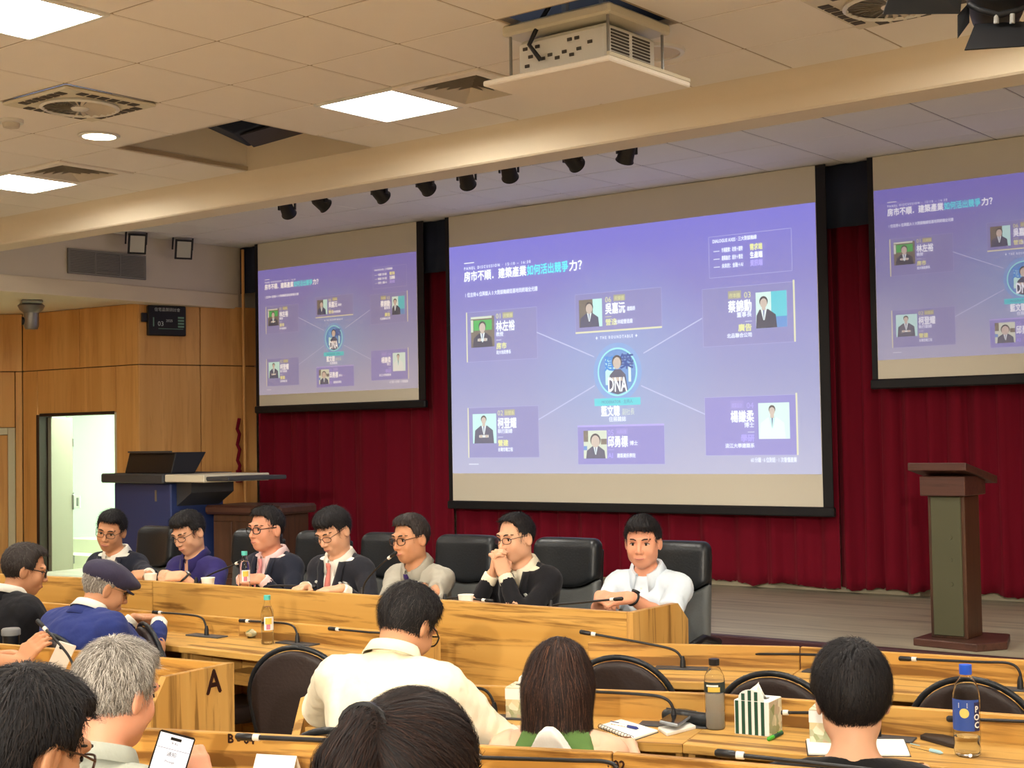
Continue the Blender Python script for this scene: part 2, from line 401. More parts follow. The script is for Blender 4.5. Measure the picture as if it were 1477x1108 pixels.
# square LED lights
k0 = None
PLACE = {(-1, -2): 'square white ceiling light at the upper left corner of the picture', (-1, 2): 'square white ceiling light beside the air vent left of the projector', (-7, 2): 'square white ceiling light at the left edge beyond the circular downlight'}
for c in LIGHTS:
    ORD = ('first', 'second', 'third', 'fourth', 'fifth')
    lab = PLACE.get(c, 'square white ceiling light outside the picture, %s row from the stage, %s from the left' % (ORD[(2-c[1])//4], ORD[(c[0]+7)//6]))
    if k0 is None:
        k0 = thing('ceiling_light', lab, 'ceiling light', cpos(c), 0, 'square ceiling lights')
        f = MB()
        for lo, hi in (((0, 0), (.6, .03)), ((0, .57), (.6, .6)), ((0, .03), (.03, .57)), ((.57, .03), (.6, .57))): f.box((*lo, -.012), (*hi, .03), .004)
        f.build('frame', 'white_plastic', k0); MB().box((.03, .03, -.004), (.57, .57, .02)).build('diffuser', 'led_panel', k0)
    else: dup(k0, cpos(c), 0, lab)
# circulation fans set in a ceiling cell
def fan(c, label):
    t = thing('ceiling_fan', label, 'fan', cpos(c), 0, 'square fans set in the ceiling')
    f = MB(); f.box((.005, .005, -.02), (.595, .595, .0), .008); f.build('cover', 'ivory', t)
    for i in range(6):
        for e in (0, 1, 2, 3):
            u = .12+i*.066; lo, hi = {0: ((u, .03), (u+.05, .085)), 1: ((u, .515), (u+.05, .57)), 2: ((.03, u), (.085, u+.05)), 3: ((.515, u), (.57, u+.05))}[e]
            MB().box((*lo, -.024), (*hi, -.019), .004).build('slot', 'slot_dark', t)
    r = MB(); r.lathe([(.205, -.02), (.215, -.034), (.2, -.042), (.19, -.03)], 40, (.3, .3, 0), ring=True); r.build('ring', 'white_plastic', t, .7)
    MB().lathe([(0.001, -.021), (.195, -.021), (.195, -.024), (0.001, -.024)], 32, (.3, .3, 0)).build('duct', 'grille_grey', t)
    for i in range(26):
        a = 2*math.pi*i/26; ca, sa = math.cos(a), math.sin(a)
        MB().add([(.3+ca*.05-sa*.004, .3+sa*.05+ca*.004, -.036), (.3+ca*.05+sa*.004, .3+sa*.05-ca*.004, -.030), (.3+ca*.2+sa*.018, .3+sa*.2-ca*.018, -.026), (.3+ca*.2-sa*.006, .3+sa*.2+ca*.006, -.038)], [(0, 1, 2, 3)]).build('blade', 'vent_grey', t)
    MB().lathe([(.001, -.045), (.04, -.044), (.05, -.036), (.05, -.025), (.001, -.025)], 24, (.3, .3, 0)).build('hub', 'white_plastic', t, .7)
for c, l in zip(FANS, ('square ceiling fan with round grille above the left side of the hall', 'square ceiling fan cut off by the top edge above the projector', 'square ceiling fan cut off by the top edge beside the black stage light')): fan(c, l)
def vent(c, label):
    t = thing('ceiling_vent', label, 'air vent', cpos(c), 0, 'square diffuser vents in the ceiling')
    b_ = MB()
    for lo, hi in (((0, 0), (.6, .07)), ((0, .53), (.6, .6)), ((0, .07), (.07, .53)), ((.53, .07), (.6, .53))): b_.box((*lo, -.012), (*hi, .004), .003)
    b_.build('frame', 'ceiling_tile', t)
    MB().box((.07, .07, .05), (.53, .53, .06)).build('backing', 'slot_dark', t)
    for k in range(5):
        r0 = .225-.044*k; r1 = r0-.038; s = MB()
        A = [(.3-r0, .3-r0), (.3+r0, .3-r0), (.3+r0, .3+r0), (.3-r0, .3+r0)]; B = [(.3-r1, .3-r1), (.3+r1, .3-r1), (.3+r1, .3+r1), (.3-r1, .3+r1)]
        v = [(*p, -.014) for p in A]+[(*p, .02) for p in B]+[(*p, -.010) for p in A]+[(*p, .024) for p in B]
        s.add(v, [(i, (i+1) % 4, 4+(i+1) % 4, 4+i) for i in range(4)]+[(8+i, 12+i, 12+(i+1) % 4, 8+(i+1) % 4) for i in range(4)]); s.build('louver', 'vent_grey', t)
vent(VENTS[0], 'square louvred ceiling vent between the middle light and the projector'); vent(VENTS[1], 'square louvred ceiling vent beside the light at the left edge')
# recessed pit with a wedge loudspeaker
p0 = cpos(PIT[0]); X0, X1, Y0, Y1 = p0[0], p0[0]+1.2, p0[1], BY-.13
pit = bpy.data.objects.new('ceiling_recess', None); COL.objects.link(pit); struct(pit)
for nm, lo, hi in (('side', (X0-.02, Y0, ZC), (X0, Y1, 4.2)), ('side', (X1, Y0, ZC), (X1+.02, Y1, 4.2)), ('side', (X0, Y0-.02, ZC), (X1, Y0, 4.2)), ('side', (X0, Y1, ZC), (X1, Y1+.02, 4.2)), ('top', (X0, Y0, 4.2), (X1, Y1, 4.22))):
    MB().box(lo, hi).build(nm, 'taupe_paint', pit)
sp_ = thing('wedge_loudspeaker', 'dark navy wedge loudspeaker tucked in the square ceiling recess', 'loudspeaker', (X1-.43, Y0+.44, ZC+.03), math.radians(35))
MB().prism([(-.34, .46), (.34, .46), (.34, .10), (-.05, -.02), (-.34, .12)], -.2, .2, 1).build('cabinet', 'navy_drape', sp_, None, .01)
MB().box((-.02, -.18, -.025), (.32, .18, -.015)).build('grille', 'black_metal', sp_).rotation_euler = (0, math.radians(-14), 0)
MB().tube([(0, 0, .42), (0, 0, .6)], .012, 8).build('bracket', 'black_metal', sp_)
# round downlight, smoke detector, round grille
def lathe_thing(name, label, cat, loc, parts):
    t = thing(name, label, cat, loc)
    for nm, prof, mat in parts: MB().lathe(prof, 32, ring=nm in ('ring', 'rim')).build(nm, mat, t, .7)
    return t
lathe_thing('downlight', 'small round lit downlight between the fan and the recess', 'ceiling light', atz(143, 195, ZC), [('ring', [(.10, 0), (.125, -.004), (.12, -.012), (.1, -.012)], 'white_plastic'), ('lens', [(.001, -.006), (.1, -.006), (.1, 0), (.001, 0)], 'led_warm')])
lathe_thing('smoke_detector', 'small white smoke detector near the left edge of the ceiling', 'detector', atz(16, 173, ZC), [('base', [(.001, 0), (.07, 0), (.07, -.02), (.001, -.02)], 'white_plastic'), ('head', [(.001, -.02), (.05, -.02), (.045, -.045), (.001, -.055)], 'vent_grey')])
lathe_thing('ceiling_speaker', 'round white ceiling speaker beside the raised projector', 'speaker', atz(940, 74, ZC), [('rim', [(.14, 0), (.165, 0), (.16, -.014), (.14, -.016)], 'white_plastic'), ('grille', [(.001, -.012), (.14, -.008), (.14, 0), (.001, 0)], 'vent_grey')])
# ------------------------------------------------------------------ curtain
def curtain(name, label, x0, x1, seed):
    rng = np.random.RandomState(seed); n = int((x1-x0)/.022); xs = np.linspace(x0, x1, n)
    ph = np.cumsum(np.interp(xs, np.linspace(x0, x1, 14), rng.uniform(.55, 1.6, 14))*.022*24); amp = np.interp(xs, np.linspace(x0, x1, 10), rng.uniform(.02, .055, 10))
    zs = np.concatenate([[0], np.linspace(.03, 1, 9)]); hem = STG+.02+.03*np.abs(np.sin(ph*.21+seed))+.02*rng.rand(n)
    v = []; f = []
    for k, z in enumerate(zs):
        for i in range(n):
            spread = 1.0+.25*(1-z)
            v.append((xs[i]+.01*math.sin(ph[i]*.7+3*z), 10.42+amp[i]*spread*math.sin(ph[i]+.25*math.sin(2.2*z+xs[i]))+.012*math.sin(ph[i]*2.3+1.5*z), hem[i]+(3.70-hem[i])*z))
    for k in range(len(zs)-1):
        for i in range(n-1): f.append((k*n+i, k*n+i+1, (k+1)*n+i+1, (k+1)*n+i))
    o = MB().add(v, f).build(name, 'velvet', None, 9)
    s = o.modifiers.new('solid', 'SOLIDIFY'); s.thickness = .006
    return tag(o, label, 'curtain', 'dark red stage curtains')
curtain('stage_curtain', 'dark red pleated curtain behind the left screen and panel chairs', -11.68, -8.9, 3)
curtain('stage_curtain', 'dark red pleated curtain behind and below the large middle screen', -8.93, -5.0, 5)
curtain('stage_curtain', 'dark red pleated curtain behind the lectern and right screen', -5.03, 3.6, 8)
va = MB(); n = 420; xs = np.linspace(-11.76, 3.9, n)
for z in (3.24, 3.725):
    for x in xs: va.v.append((x, 10.30+.012*math.sin(x*34), z))
va.f = [(i, i+1, n+i+1, n+i) for i in range(n-1)]
o = va.build('curtain_valance', 'navy_drape', None, 9); o.modifiers.new('solid', 'SOLIDIFY').thickness = .006
tag(o, 'dark navy valance running along the top of the stage curtain', 'valance')
MB_ = MB().tube([(-11.66, 10.25, STG), (-11.66, 10.25, 3.7)], .016, 10)
tag(MB_.build('curtain_pole', 'wall_wood', None, .7), 'thin upright wooden edge strip beside the left end of the curtain', 'pole')
t = thing('red_cord', 'twisted red curtain cord with tassel hung at the left curtain edge', 'cord', (-11.70, 10.2, 1.35))
MB().tube([(.02*math.sin(k*2.1), 0, .02+k*.055) for k in range(11)], .018, 8).build('rope', 'velvet', t, .9)
MB().lathe([(.001, 0.03), (.03, .03), (.035, -.10), (.001, -.10)], 12).build('tassel', 'velvet', t, .9)

# ------------------------------------------------------------------ the projected slide, drawn once in metres (3.72 x 2.09) and shared by the three screens
SW, SH = 3.72, 2.09
SLM = {}
def slide_mats(sfx, gain, tint):
    E = 2**-SC.view_settings.exposure*gain
    def em(key, c, k=1.0):
        m, nt, b = new_mat('slide_'+key+sfx); c = [a*t_ for a, t_ in zip(lin(*c), tint)]
        b.inputs['Base Color'].default_value = (.25, .25, .25, 1); b.inputs['Roughness'].default_value = .9; b.inputs['Specular IOR Level'].default_value = 0
        b.inputs['Emission Color'].default_value = (*c, 1); b.inputs['Emission Strength'].default_value = E*k; SLM[key+sfx] = m
        return m, nt, b
    m, nt, b = em('bg', (150, 150, 212))
    N = nt.nodes.new; Lk = nt.links.new
    tc = N('ShaderNodeTexCoord'); sx = N('ShaderNodeSeparateXYZ'); Lk(tc.outputs['Object'], sx.inputs[0])
    mr = N('ShaderNodeMapRange'); mr.inputs[1].default_value = 0; mr.inputs[2].default_value = -SH; Lk(sx.outputs[2], mr.inputs[0])
    rp = N('ShaderNodeValToRGB'); cr = rp.color_ramp
    stops = [(0, (124, 120, 218)), (.25, (134, 131, 203)), (.6, (144, 149, 201)), (1, (172, 175, 208))]
    while len(cr.elements) < 4: cr.elements.new(.5)
    for e, (p, c) in zip(cr.elements, stops): e.position = p; e.color = (*[a*t_ for a, t_ in zip(lin(*c), tint)], 1)
    Lk(mr.outputs[0], rp.inputs[0])
    # soft bluish glow drawn round the centre of the slide
    mp = N('ShaderNodeMapping'); mp.inputs['Location'].default_value = (-.5*SW*.95, 0, .56*SH*.95); mp.inputs['Scale'].default_value = (.95, 0, .95); Lk(tc.outputs['Object'], mp.inputs[0])
    ln = N('ShaderNodeVectorMath'); ln.operation = 'LENGTH'; Lk(mp.outputs[0], ln.inputs[0])
    m2 = N('ShaderNodeMapRange'); m2.inputs[1].default_value = 0; m2.inputs[2].default_value = .95; m2.inputs[3].default_value = .55; m2.inputs[4].default_value = 0; Lk(ln.outputs[1], m2.inputs[0])
    mx = N('ShaderNodeMix'); mx.data_type = 'RGBA'; Lk(m2.outputs[0], mx.inputs[0]); Lk(rp.outputs[0], mx.inputs[6]); mx.inputs[7].default_value = (*[a*t_ for a, t_ in zip(lin(140, 178, 226), tint)], 1)
    Lk(mx.outputs[2], b.inputs['Emission Color'])
    for k, c in dict(card=(138, 138, 196), cardlilac=(138, 134, 208), edge=(176, 176, 226), line=(190, 196, 236), white=(244, 250, 255), soft=(226, 232, 250), cyan=(110, 232, 240), bar=(74, 214, 226), gold=(226, 226, 160), lilac=(176, 166, 240), goldbar=(226, 226, 190), ring=(150, 236, 240), halo=(128, 168, 226),
                     green=(70, 186, 96), mint=(196, 246, 240), pale=(214, 246, 240), brown=(120, 112, 104), suit=(70, 76, 110), suit2=(52, 58, 86), skin=(206, 190, 178), hair=(70, 66, 78), shirt=(230, 244, 244), teal=(90, 206, 222), blue=(96, 150, 216), navy=(88, 104, 160), cream=(214, 226, 206), chip=(170, 168, 150), chip2=(150, 142, 214)).items(): em(k, c)
slide_mats('', .97, (1, 1, 1)); slide_mats('_b', .66, (1.16, .94, .80)); slide_mats('_c', .62, (.95, .84, .88))
PARTS = {}      # sub-part name -> list of (verts, faces, material key)
def P_(u, v, layer): return (u*SW, -.0012*layer, -v*SH)
def poly(part, pts, mat, layer): PARTS.setdefault(part, []).append(([P_(u, v, layer) for u, v in pts], [tuple(range(len(pts)))], mat))
def rect(part, u0, v0, u1, v1, mat, layer): poly(part, [(u0, v1), (u1, v1), (u1, v0), (u0, v0)], mat, layer)
def stroke(part, a, b, w, mat, layer):
    a = np.array(a, float); b = np.array(b, float); d = (b-a)*np.array([SW, SH]); d /= np.linalg.norm(d); n = np.array([-d[1]/SW, d[0]/SH])*w/2
    poly(part, [tuple(a+n), tuple(b+n), tuple(b-n), tuple(a-n)], mat, layer)
def disc(part, u, v, ru, rv, mat, layer, n=28, a0=0, a1=360): poly(part, [(u+ru*math.cos(math.radians(a0+(a1-a0)*k/n)), v-rv*math.sin(math.radians(a0+(a1-a0)*k/n))) for k in range(n if a1-a0 == 360 else n+1)], mat, layer)
def txt(part, s, u, v, h, mat, layer=6, align='LEFT', bold=0.0, sp=1.0, wid=None):
    vv, ff = text_mesh(s, h, align, bold or (.0012 if mat == 'soft' else 0), sp)
    if wid: vv[:, 0] *= wid*SW/(vv[:, 0].max()-vv[:, 0].min())
    PARTS.setdefault(part, []).append(([(u*SW+p[0], -.0012*layer, -v*SH+p[1]) for p in vv], ff, mat))
def outline(part, u0, v0, u1, v1, mat, layer, w=.006):
    for a, b in (((u0, v0), (u1, v0)), ((u1, v0), (u1, v1)), ((u1, v1), (u0, v1)), ((u0, v1), (u0, v0))): stroke(part, a, b, w, mat, layer)
def portrait(name, u0, v0, u1, v1, bg, suit, shirt='shirt', face=(.5, .34), hs=.17, extra=None, arms=False):
    rect(name, u0, v0, u1, v1, bg, 3); w, h = u1-u0, v1-v0; U = lambda a: u0+a*w; V = lambda b: v0+b*h
    if extra: extra(U, V)
    fx, fy = face
    poly(name, [(U(max(0, fx-.42)), V(1)), (U(max(.02, fx-.38)), V(fy+.36)), (U(fx-.14), V(fy+.2)), (U(fx+.14), V(fy+.2)), (U(min(.98, fx+.38)), V(fy+.36)), (U(min(1, fx+.42)), V(1))], suit, 4)
    poly(name, [(U(fx-.1), V(fy+.19)), (U(fx+.1), V(fy+.19)), (U(fx+.02), V(fy+.5)), (U(fx-.02), V(fy+.5))], shirt, 5)
    poly(name, [(U(fx-.025), V(fy+.22)), (U(fx+.025), V(fy+.22)), (U(fx), V(fy+.5))], 'navy', 5.5)
    rect(name, U(fx-.06), V(fy+.08), U(fx+.06), V(fy+.22), 'skin', 5.6)
    disc(name, U(fx), V(fy-.02), hs*w*.92, hs*h*.98, 'hair', 5.7); disc(name, U(fx), V(fy+.03), hs*w*.76, hs*h*.9, 'skin', 5.8)
    if arms: rect(name, U(fx-.2), V(.72), U(fx+.2), V(.8), 'shirt', 5.9); disc(name, U(fx-.12), V(.76), .07*w, .05*h, 'skin', 6); disc(name, U(fx+.12), V(.76), .07*w, .05*h, 'skin', 6)
rect('backdrop', 0, 0, 1, 1, 'bg', 0)
stroke('heading_dash', (.049, .079), (.081, .079), .008, 'white', 5)
txt('caption', 'PANEL DISCUSSION · 15:10 – 16:30', .049, .108, .036, 'soft', sp=1.6, wid=.207)
txt('title', '房市不順．建築產業', .048, .156, .098, 'white', bold=.0028, wid=.195); txt('title_accent', '如何活出競爭', .2445, .156, .098, 'cyan', bold=.0028, wid=.122); txt('title_end', '力？', .369, .156, .098, 'white', bold=.0028, wid=.037)
txt('subtitle', '1 位主持·6 位與談人·3 大對談軸線從基地到終端全光譜', .05, .227, .044, 'soft', wid=.224)
for k, (a, b, mm) in enumerate((('市場觀察：政策＋趨勢', '需求端', 'gold'), ('建築論述：設計＋營造', '生產端', 'white'), ('未來的：金融＋AI', '資訊端', 'lilac'))):
    v = .148+.0265*k*1.15; stroke('legend', (.757, v-.005), (.772, v-.005), .006, 'soft', 5); txt('legend', a, .777, v, .04, 'soft', wid=.052); txt('legend', b, .846, v+.002, .055, mm, bold=.002, wid=.03)
outline('legend', .745, .085, .944, .244, 'edge', 2, .004); txt('legend', 'DIALOGUE AXES · 三大對談軸線', .755, .11, .038, 'soft', wid=.108)
for k, (a, b) in enumerate((((.270, .404), (.435, .522)), ((.271, .773), (.435, .640)), ((.724, .397), (.570, .519)), ((.726, .769), (.562, .648)))): stroke('connector#%d' % k, a, b, .009, 'line', 2)
def left_card(name, v0, num, chip, nm, role, tag2, org, mat, fn):
    rect(name, .052, v0, .271, v0+.218, 'card', 1); outline(name, .052, v0, .271, v0+.218, 'edge', 1.5, .003); rect(name, .052, v0, .0555, v0+.218, 'goldbar', 3)
    txt(name, num, .147, v0+.037, .066, mat); rect(name, .167, v0+.012, .200, v0+.038, 'chip', 3); txt(name, chip, .1695, v0+.034, .04, 'gold', wid=.028)
    txt(name, nm, .147, v0+.088, .1, 'white', bold=.0028, wid=.058); txt(name, role, .147, v0+.112, .042, 'soft'); stroke(name, (.147, v0+.13), (.163, v0+.13), .004, 'soft', 5)
    txt(name, tag2, .147, v0+.166, .06, mat, bold=.002); txt(name, org, .147, v0+.190, .038, 'soft', wid=.045); fn(v0)
left_card('card', .296, '01', '共榮圈', '林左裕', '教授', '房市', '政大地政學系', 'gold', lambda v: portrait('portrait', .067, v+.022, .141, v+.156, 'brown', 'suit2', arms=True, extra=lambda U, V: (rect('portrait', U(.12), V(.12), U(.9), V(.45), 'green', 3.4), rect('portrait', U(0), V(0), U(.9), V(.07), 'cream', 3.4), rect('portrait', U(.0), V(.1), U(.1), V(.5), 'cream', 3.4))))
left_card('card_lower', .714, '02', '台塑系', '柯登耀', '執行副總', '營建', '台灣世曦工程', 'gold', lambda v: portrait('portrait_lower', .068, v+.028, .142, v+.156, 'mint', 'suit', face=(.48, .2), hs=.13, arms=True))
def mid_card(name, v0, num, chip, nm, role, tag2, org, mat, bar, top, fn):
    rect(name, .384, v0, .621, v0+.16, 'cardlilac' if top else 'card', 1); outline(name, .384, v0, .621, v0+.16, 'edge', 1.5, .003); vb = v0 if top else v0+.155; rect(name, .384, vb, .621, vb+.007, bar, 3)
    txt(name, num, .469, v0+.042, .066, mat); rect(name, .492, v0+.014, .524, v0+.04, 'chip2' if top else 'chip', 3); txt(name, chip, .495, v0+.036, .04, mat, wid=.026)
    txt(name, nm, .469, v0+.086, .1, 'white', bold=.0028, wid=.055); txt(name, role, .529, v0+.082, .04, 'soft', wid=.022); stroke(name, (.469, v0+.101), (.486, v0+.101), .004, mat, 5)
    txt(name, tag2, .469, v0+.134, .06, mat, bold=.001); txt(name, org, .494, v0+.132, .04, 'soft', wid=.05); fn(v0)
mid_card('card_upper_middle', .261, '06', '共榮圈', '吳嘉沅', '建築師', '營造', '大林組營造廠', 'gold', 'goldbar', False, lambda v: portrait('portrait_upper_middle', .395, v+.024, .460, v+.138, 'brown', 'suit', face=(.45, .3), hs=.19, extra=lambda U, V: rect('portrait_upper_middle', U(.6), V(0), U(1), V(1), 'mint', 3.4)))
mid_card('card_lower_middle', .802, '05', 'AI科技', '邱勇標', '博士', 'AI', '建築資訊學院', 'lilac', 'lilac', True, lambda v: portrait('portrait_lower_middle', .401, v+.022, .466, v+.136, 'cream', 'suit', face=(.52, .36), hs=.24, extra=lambda U, V: (rect('portrait_lower_middle', U(0), V(0), U(.2), V(.4), 'brown', 3.4), rect('portrait_lower_middle', U(.75), V(.3), U(1), V(.5), 'brown', 3.4), rect('portrait_lower_middle', U(.0), V(.55), U(.15), V(.7), 'blue', 3.4))))
def right_card(name, v0, num, chip, nm, role, tag2, org, mat, fill, fn):
    rect(name, .726, v0, .948, v0+.224, fill, 1); outline(name, .726, v0, .948, v0+.224, 'edge', 1.5, .003); rect(name, .945, v0-.006, .949, v0+.224, 'goldbar', 3)
    txt(name, num, .847, v0+.046, .066, mat, align='RIGHT'); rect(name, .790, v0+.016, .822, v0+.046, 'chip2' if mat == 'lilac' else 'chip', 3); txt(name, chip, .793, v0+.041, .04, mat, wid=.026)
    txt(name, nm, .790, v0+.094, .1, 'white', bold=.0028, wid=.057); txt(name, role, .847, v0+.117, .045, 'soft', align='RIGHT'); stroke(name, (.831, v0+.136), (.847, v0+.136), .004, 'soft', 5)
    txt(name, tag2, .847, v0+.170, .062, mat, align='RIGHT', bold=.002); txt(name, org, .847, v0+.194, .038, 'soft', align='RIGHT'); fn(v0)
right_card('card_upper_right', .285, '03', '市本圈', '蔡錦勳', '董事長', '廣告', '北品聯合公司', 'gold', 'card', lambda v: portrait('portrait_upper_right', .857, v+.03, .930, v+.166, 'pale', 'suit2', face=(.26, .28), hs=.15, extra=lambda U, V: (rect('portrait_upper_right', U(.5), V(0), U(1), V(.7), 'teal', 3.4), rect('portrait_upper_right', U(.5), V(.7), U(1), V(1), 'blue', 3.4))))
right_card('card_lower_right', .705, '04', '建築設計', '楊謙柔', '博士', '學研', '淡江大學建築系', 'lilac', 'cardlilac', lambda v: portrait('portrait_lower_right', .857, v+.028, .930, v+.163, 'pale', 'shirt', face=(.45, .2), hs=.12, shirt='mint'))
disc('emblem', .4985, .588, .066, .118, 'halo', 1, 40); disc('emblem', .4985, .588, .0545, .0985, 'ring', 2, 48); disc('emblem', .4985, .588, .0505, .0915, 'blue', 3, 48)
rect('emblem', .466, .535, .495, .64, 'mint', 3.3); rect('emblem', .529, .555, .536, .63, 'pale', 3.3); txt('emblem', '建', .462, .578, .14, 'blue', 3.6, bold=.004); txt('emblem', '築', .506, .572, .14, 'navy', 3.6, bold=.004)
poly('emblem', [(.472, .665), (.478, .60), (.492, .578), (.508, .578), (.521, .60), (.527, .665), (.50, .68)], 'suit', 4); disc('emblem', .4985, .547, .0135, .027, 'hair', 5); disc('emblem', .4985, .553, .0108, .024, 'skin', 5.3); rect('emblem', .484, .61, .513, .625, 'skin', 5)
txt('emblem', 'DNA', .4985, .667, .17, 'white', 6, align='CENTER', bold=.004, wid=.052)
txt('emblem', '✦ THE ROUNDTABLE ✦', .4985, .452, .034, 'soft', sp=1.6, align='CENTER', wid=.115)
rect('emblem', .434, .694, .560, .724, 'bar', 4); txt('emblem', 'MODERATOR · 主持人', .497, .715, .036, 'navy', 6, align='CENTER', wid=.085)
txt('emblem', '藍文聰', .452, .763, .095, 'white', bold=.0028, wid=.052); txt('emblem', '副社長', .510, .761, .06, 'cream', wid=.033); txt('emblem', '住展雜誌', .497, .787, .044, 'soft', align='CENTER')
stroke('footer', (.054, .96), (.085, .96), .008, 'soft', 4); txt('footer', '60 分鐘 · 6 位對話 · 1 次看懂產業', .945, .954, .042, 'soft', align='RIGHT', wid=.108)
SLIDE = {}
for part, items in PARTS.items():
    V = []; F = []; MI = []; keys = []
    for v, f, k in items:
        o_ = len(V); V += v; F += [tuple(i+o_ for i in q) for q in f]
        if k not in keys: keys.append(k)
        MI += [keys.index(k)]*len(f)
    me = bpy.data.meshes.new(part); me.from_pydata(V, [], F); me.update()
    bm = bmesh.new(); bm.from_mesh(me); bm.normal_update()
    for q in bm.faces:
        if q.normal.y > 0: q.normal_flip()
    bm.to_mesh(me); bm.free()
    for k in keys: me.materials.append(SLM[k])
    me.polygons.foreach_set('material_index', MI)
    SLIDE[part] = (me, keys)
def screen(label, x0, x1, ztop, z0, z1, zb, sfx, yy=10.2):
    # x0..x1 fabric, z0..z1 slide, zb fabric bottom
    t = thing('projection_screen', label, 'projection screen', (x0, yy, zb), 0, 'lowered projection screens')
    w = x1-x0
    MB().box((0, 0, 0), (w, .006, ztop-zb)).build('fabric', 'screen_fabric', t)
    MB().box((-.045, -.002, -.0), (-.002, .008, ztop-zb)).build('border', 'black_border', t); MB().box((w+.002, -.002, 0), (w+.085, .008, ztop-zb)).build('border', 'black_border', t)
    MB().box((-.055, -.025, -.075), (w+.095, .03, -.002), .01).build('bottom_bar', 'black_border', t)
    s = bpy.data.objects.new('slide', SLIDE['backdrop'][0]); COL.objects.link(s); s.parent = t; s.location = (.004, -.003, z1-zb); s.scale = ((w-.008)/SW, 1, (z1-z0)/SH)
    objs = [(s, 'backdrop')]
    for part, (me, keys) in SLIDE.items():
        if part == 'backdrop': continue
        o = bpy.data.objects.new(part.split('#')[0].replace('_lower', '').replace('_upper', '').replace('_middle', '').replace('_right', ''), me); COL.objects.link(o); o.parent = s; objs.append((o, part))
    if sfx:
        for o, part in objs:
            for sl, k in zip(o.material_slots, SLIDE[part][1]): sl.link = 'OBJECT'; sl.material = SLM[k+sfx]
    return t
screen('largest projection screen in the middle showing the lilac speaker slide', -8.75, -5.03, 3.725, 1.35, 3.44, 1.10, '')
screen('small projection screen on the left above the panel chairs', -11.37, -9.155, 3.725, 2.152, 3.443, 2.04, '_b')
screen('small projection screen cut off by the right edge above the lectern', -4.557, -2.34, 3.725, 2.20, 3.47, 2.06, '_c')

# ------------------------------------------------------------------ spotlights behind the beam
def track_spot(px, py, yaw, pitch, label):
    p = aty(px, py, 7.42)
    t = thing('track_spotlight', label, 'spotlight', (p[0], p[1], p[2]), yaw, 'black spotlights behind the ceiling beam')
    h = MB(); h.lathe([(.001, -.075), (.045, -.075), (.062, -.05), (.068, .06), (.075, .075), (.062, .075), (.055, .05), (.001, .045)], 20, axis=1)
    o = h.build('housing', 'black_metal', t, .7); o.rotation_euler = (pitch, 0, 0)
    o.scale = (.78, .78, .78)
    y = MB()
    for s in (-1, 1): y.box((s*.062-.006, -.012, -.01), (s*.062+.006, .012, .10))
    y.box((-.068, -.012, .09), (.068, .012, .102)); y.build('yoke', 'black_metal', t)
    MB().tube([(0, 0, .10), (0, 0, ZS-p[2])], .01, 8).build('stem', 'black_metal', t)
    return t
for i, (px, py, yw, pt) in enumerate(((414, 297, .5, -.6), (462, 287, -.1, -.5), (547, 274, .1, -.5), (613, 263, .2, -.4), (673, 254, .5, -.6), (734, 243, .5, -.6), (826, 227, .1, -.4), (904, 216, 1.0, -.9))):
    track_spot(px, py+4, yw, pt, 'small black spotlight behind the beam, %s from the left of eight' % ('first', 'second', 'third', 'fourth', 'fifth', 'sixth', 'seventh', 'eighth')[i])
for px, py, l in ((196, 351, 'black floodlight with square glass on the side bulkhead, left of two'), (263, 359, 'black floodlight with square glass on the side bulkhead, right of two')):
    p = atx(px, py, -11.60)
    t = thing('floodlight', l, 'floodlight', p, 0, 'floodlights on the side bulkhead'); t.rotation_euler = (math.radians(14), 0, math.radians(66))
    b_ = MB().prism([(-.09, -.1), (.09, -.1), (.09, .1), (-.09, .1)], -.06, -.05, 1); b_.build('bezel', 'black_metal', t, None, .004)
    MB().add([(-.085, -.05, -.095), (.085, -.05, -.095), (.085, -.05, .095), (-.085, -.05, .095), (-.05, .07, -.05), (.05, .07, -.05), (.05, .07, .05), (-.05, .07, .05)], [(0, 1, 2, 3), (7, 6, 5, 4), (0, 4, 5, 1), (1, 5, 6, 2), (2, 6, 7, 3), (3, 7, 4, 0)]).build('body', 'black_metal', t)
    MB().box((-.07, -.065, -.08), (.07, -.061, .08)).build('glass', 'lamp_glass', t)
    y = MB(); [y.box((s*.1-.006, -.012, -.01), (s*.1+.006, .012, .16)) for s in (-1, 1)]; y.box((-.106, -.012, .15), (.106, .012, .165)); y.build('yoke', 'black_metal', t)
    MB().tube([(0, .0, .16), (-.14, .12, .165)], .012, 8).build('arm', 'black_metal', t)
# air grille on the bulkhead
t = thing('wall_grille', 'long grey air grille on the side bulkhead under the floodlights', 'air grille', (-11.785, 8.18, 3.30), math.radians(90))
MB().box((0, -.01, 0), (.9, .0, .24)).build('backing', 'slot_dark', t)
f = MB()
for lo, hi in (((0, -.022, 0), (.9, -.008, .02)), ((0, -.022, .22), (.9, -.008, .24)), ((0, -.022, .02), (.02, -.008, .22)), ((.88, -.022, .02), (.9, -.008, .22)), ((.30, -.022, .02), (.315, -.008, .22)), ((.585, -.022, .02), (.60, -.008, .22))): f.box(lo, hi)
f.build('frame', 'grille_grey', t)
for k in range(12):
    s = MB().box((.02, -.018, .026+k*.0162), (.88, -.010, .038+k*.0162)).build('slat', 'grille_grey', t)
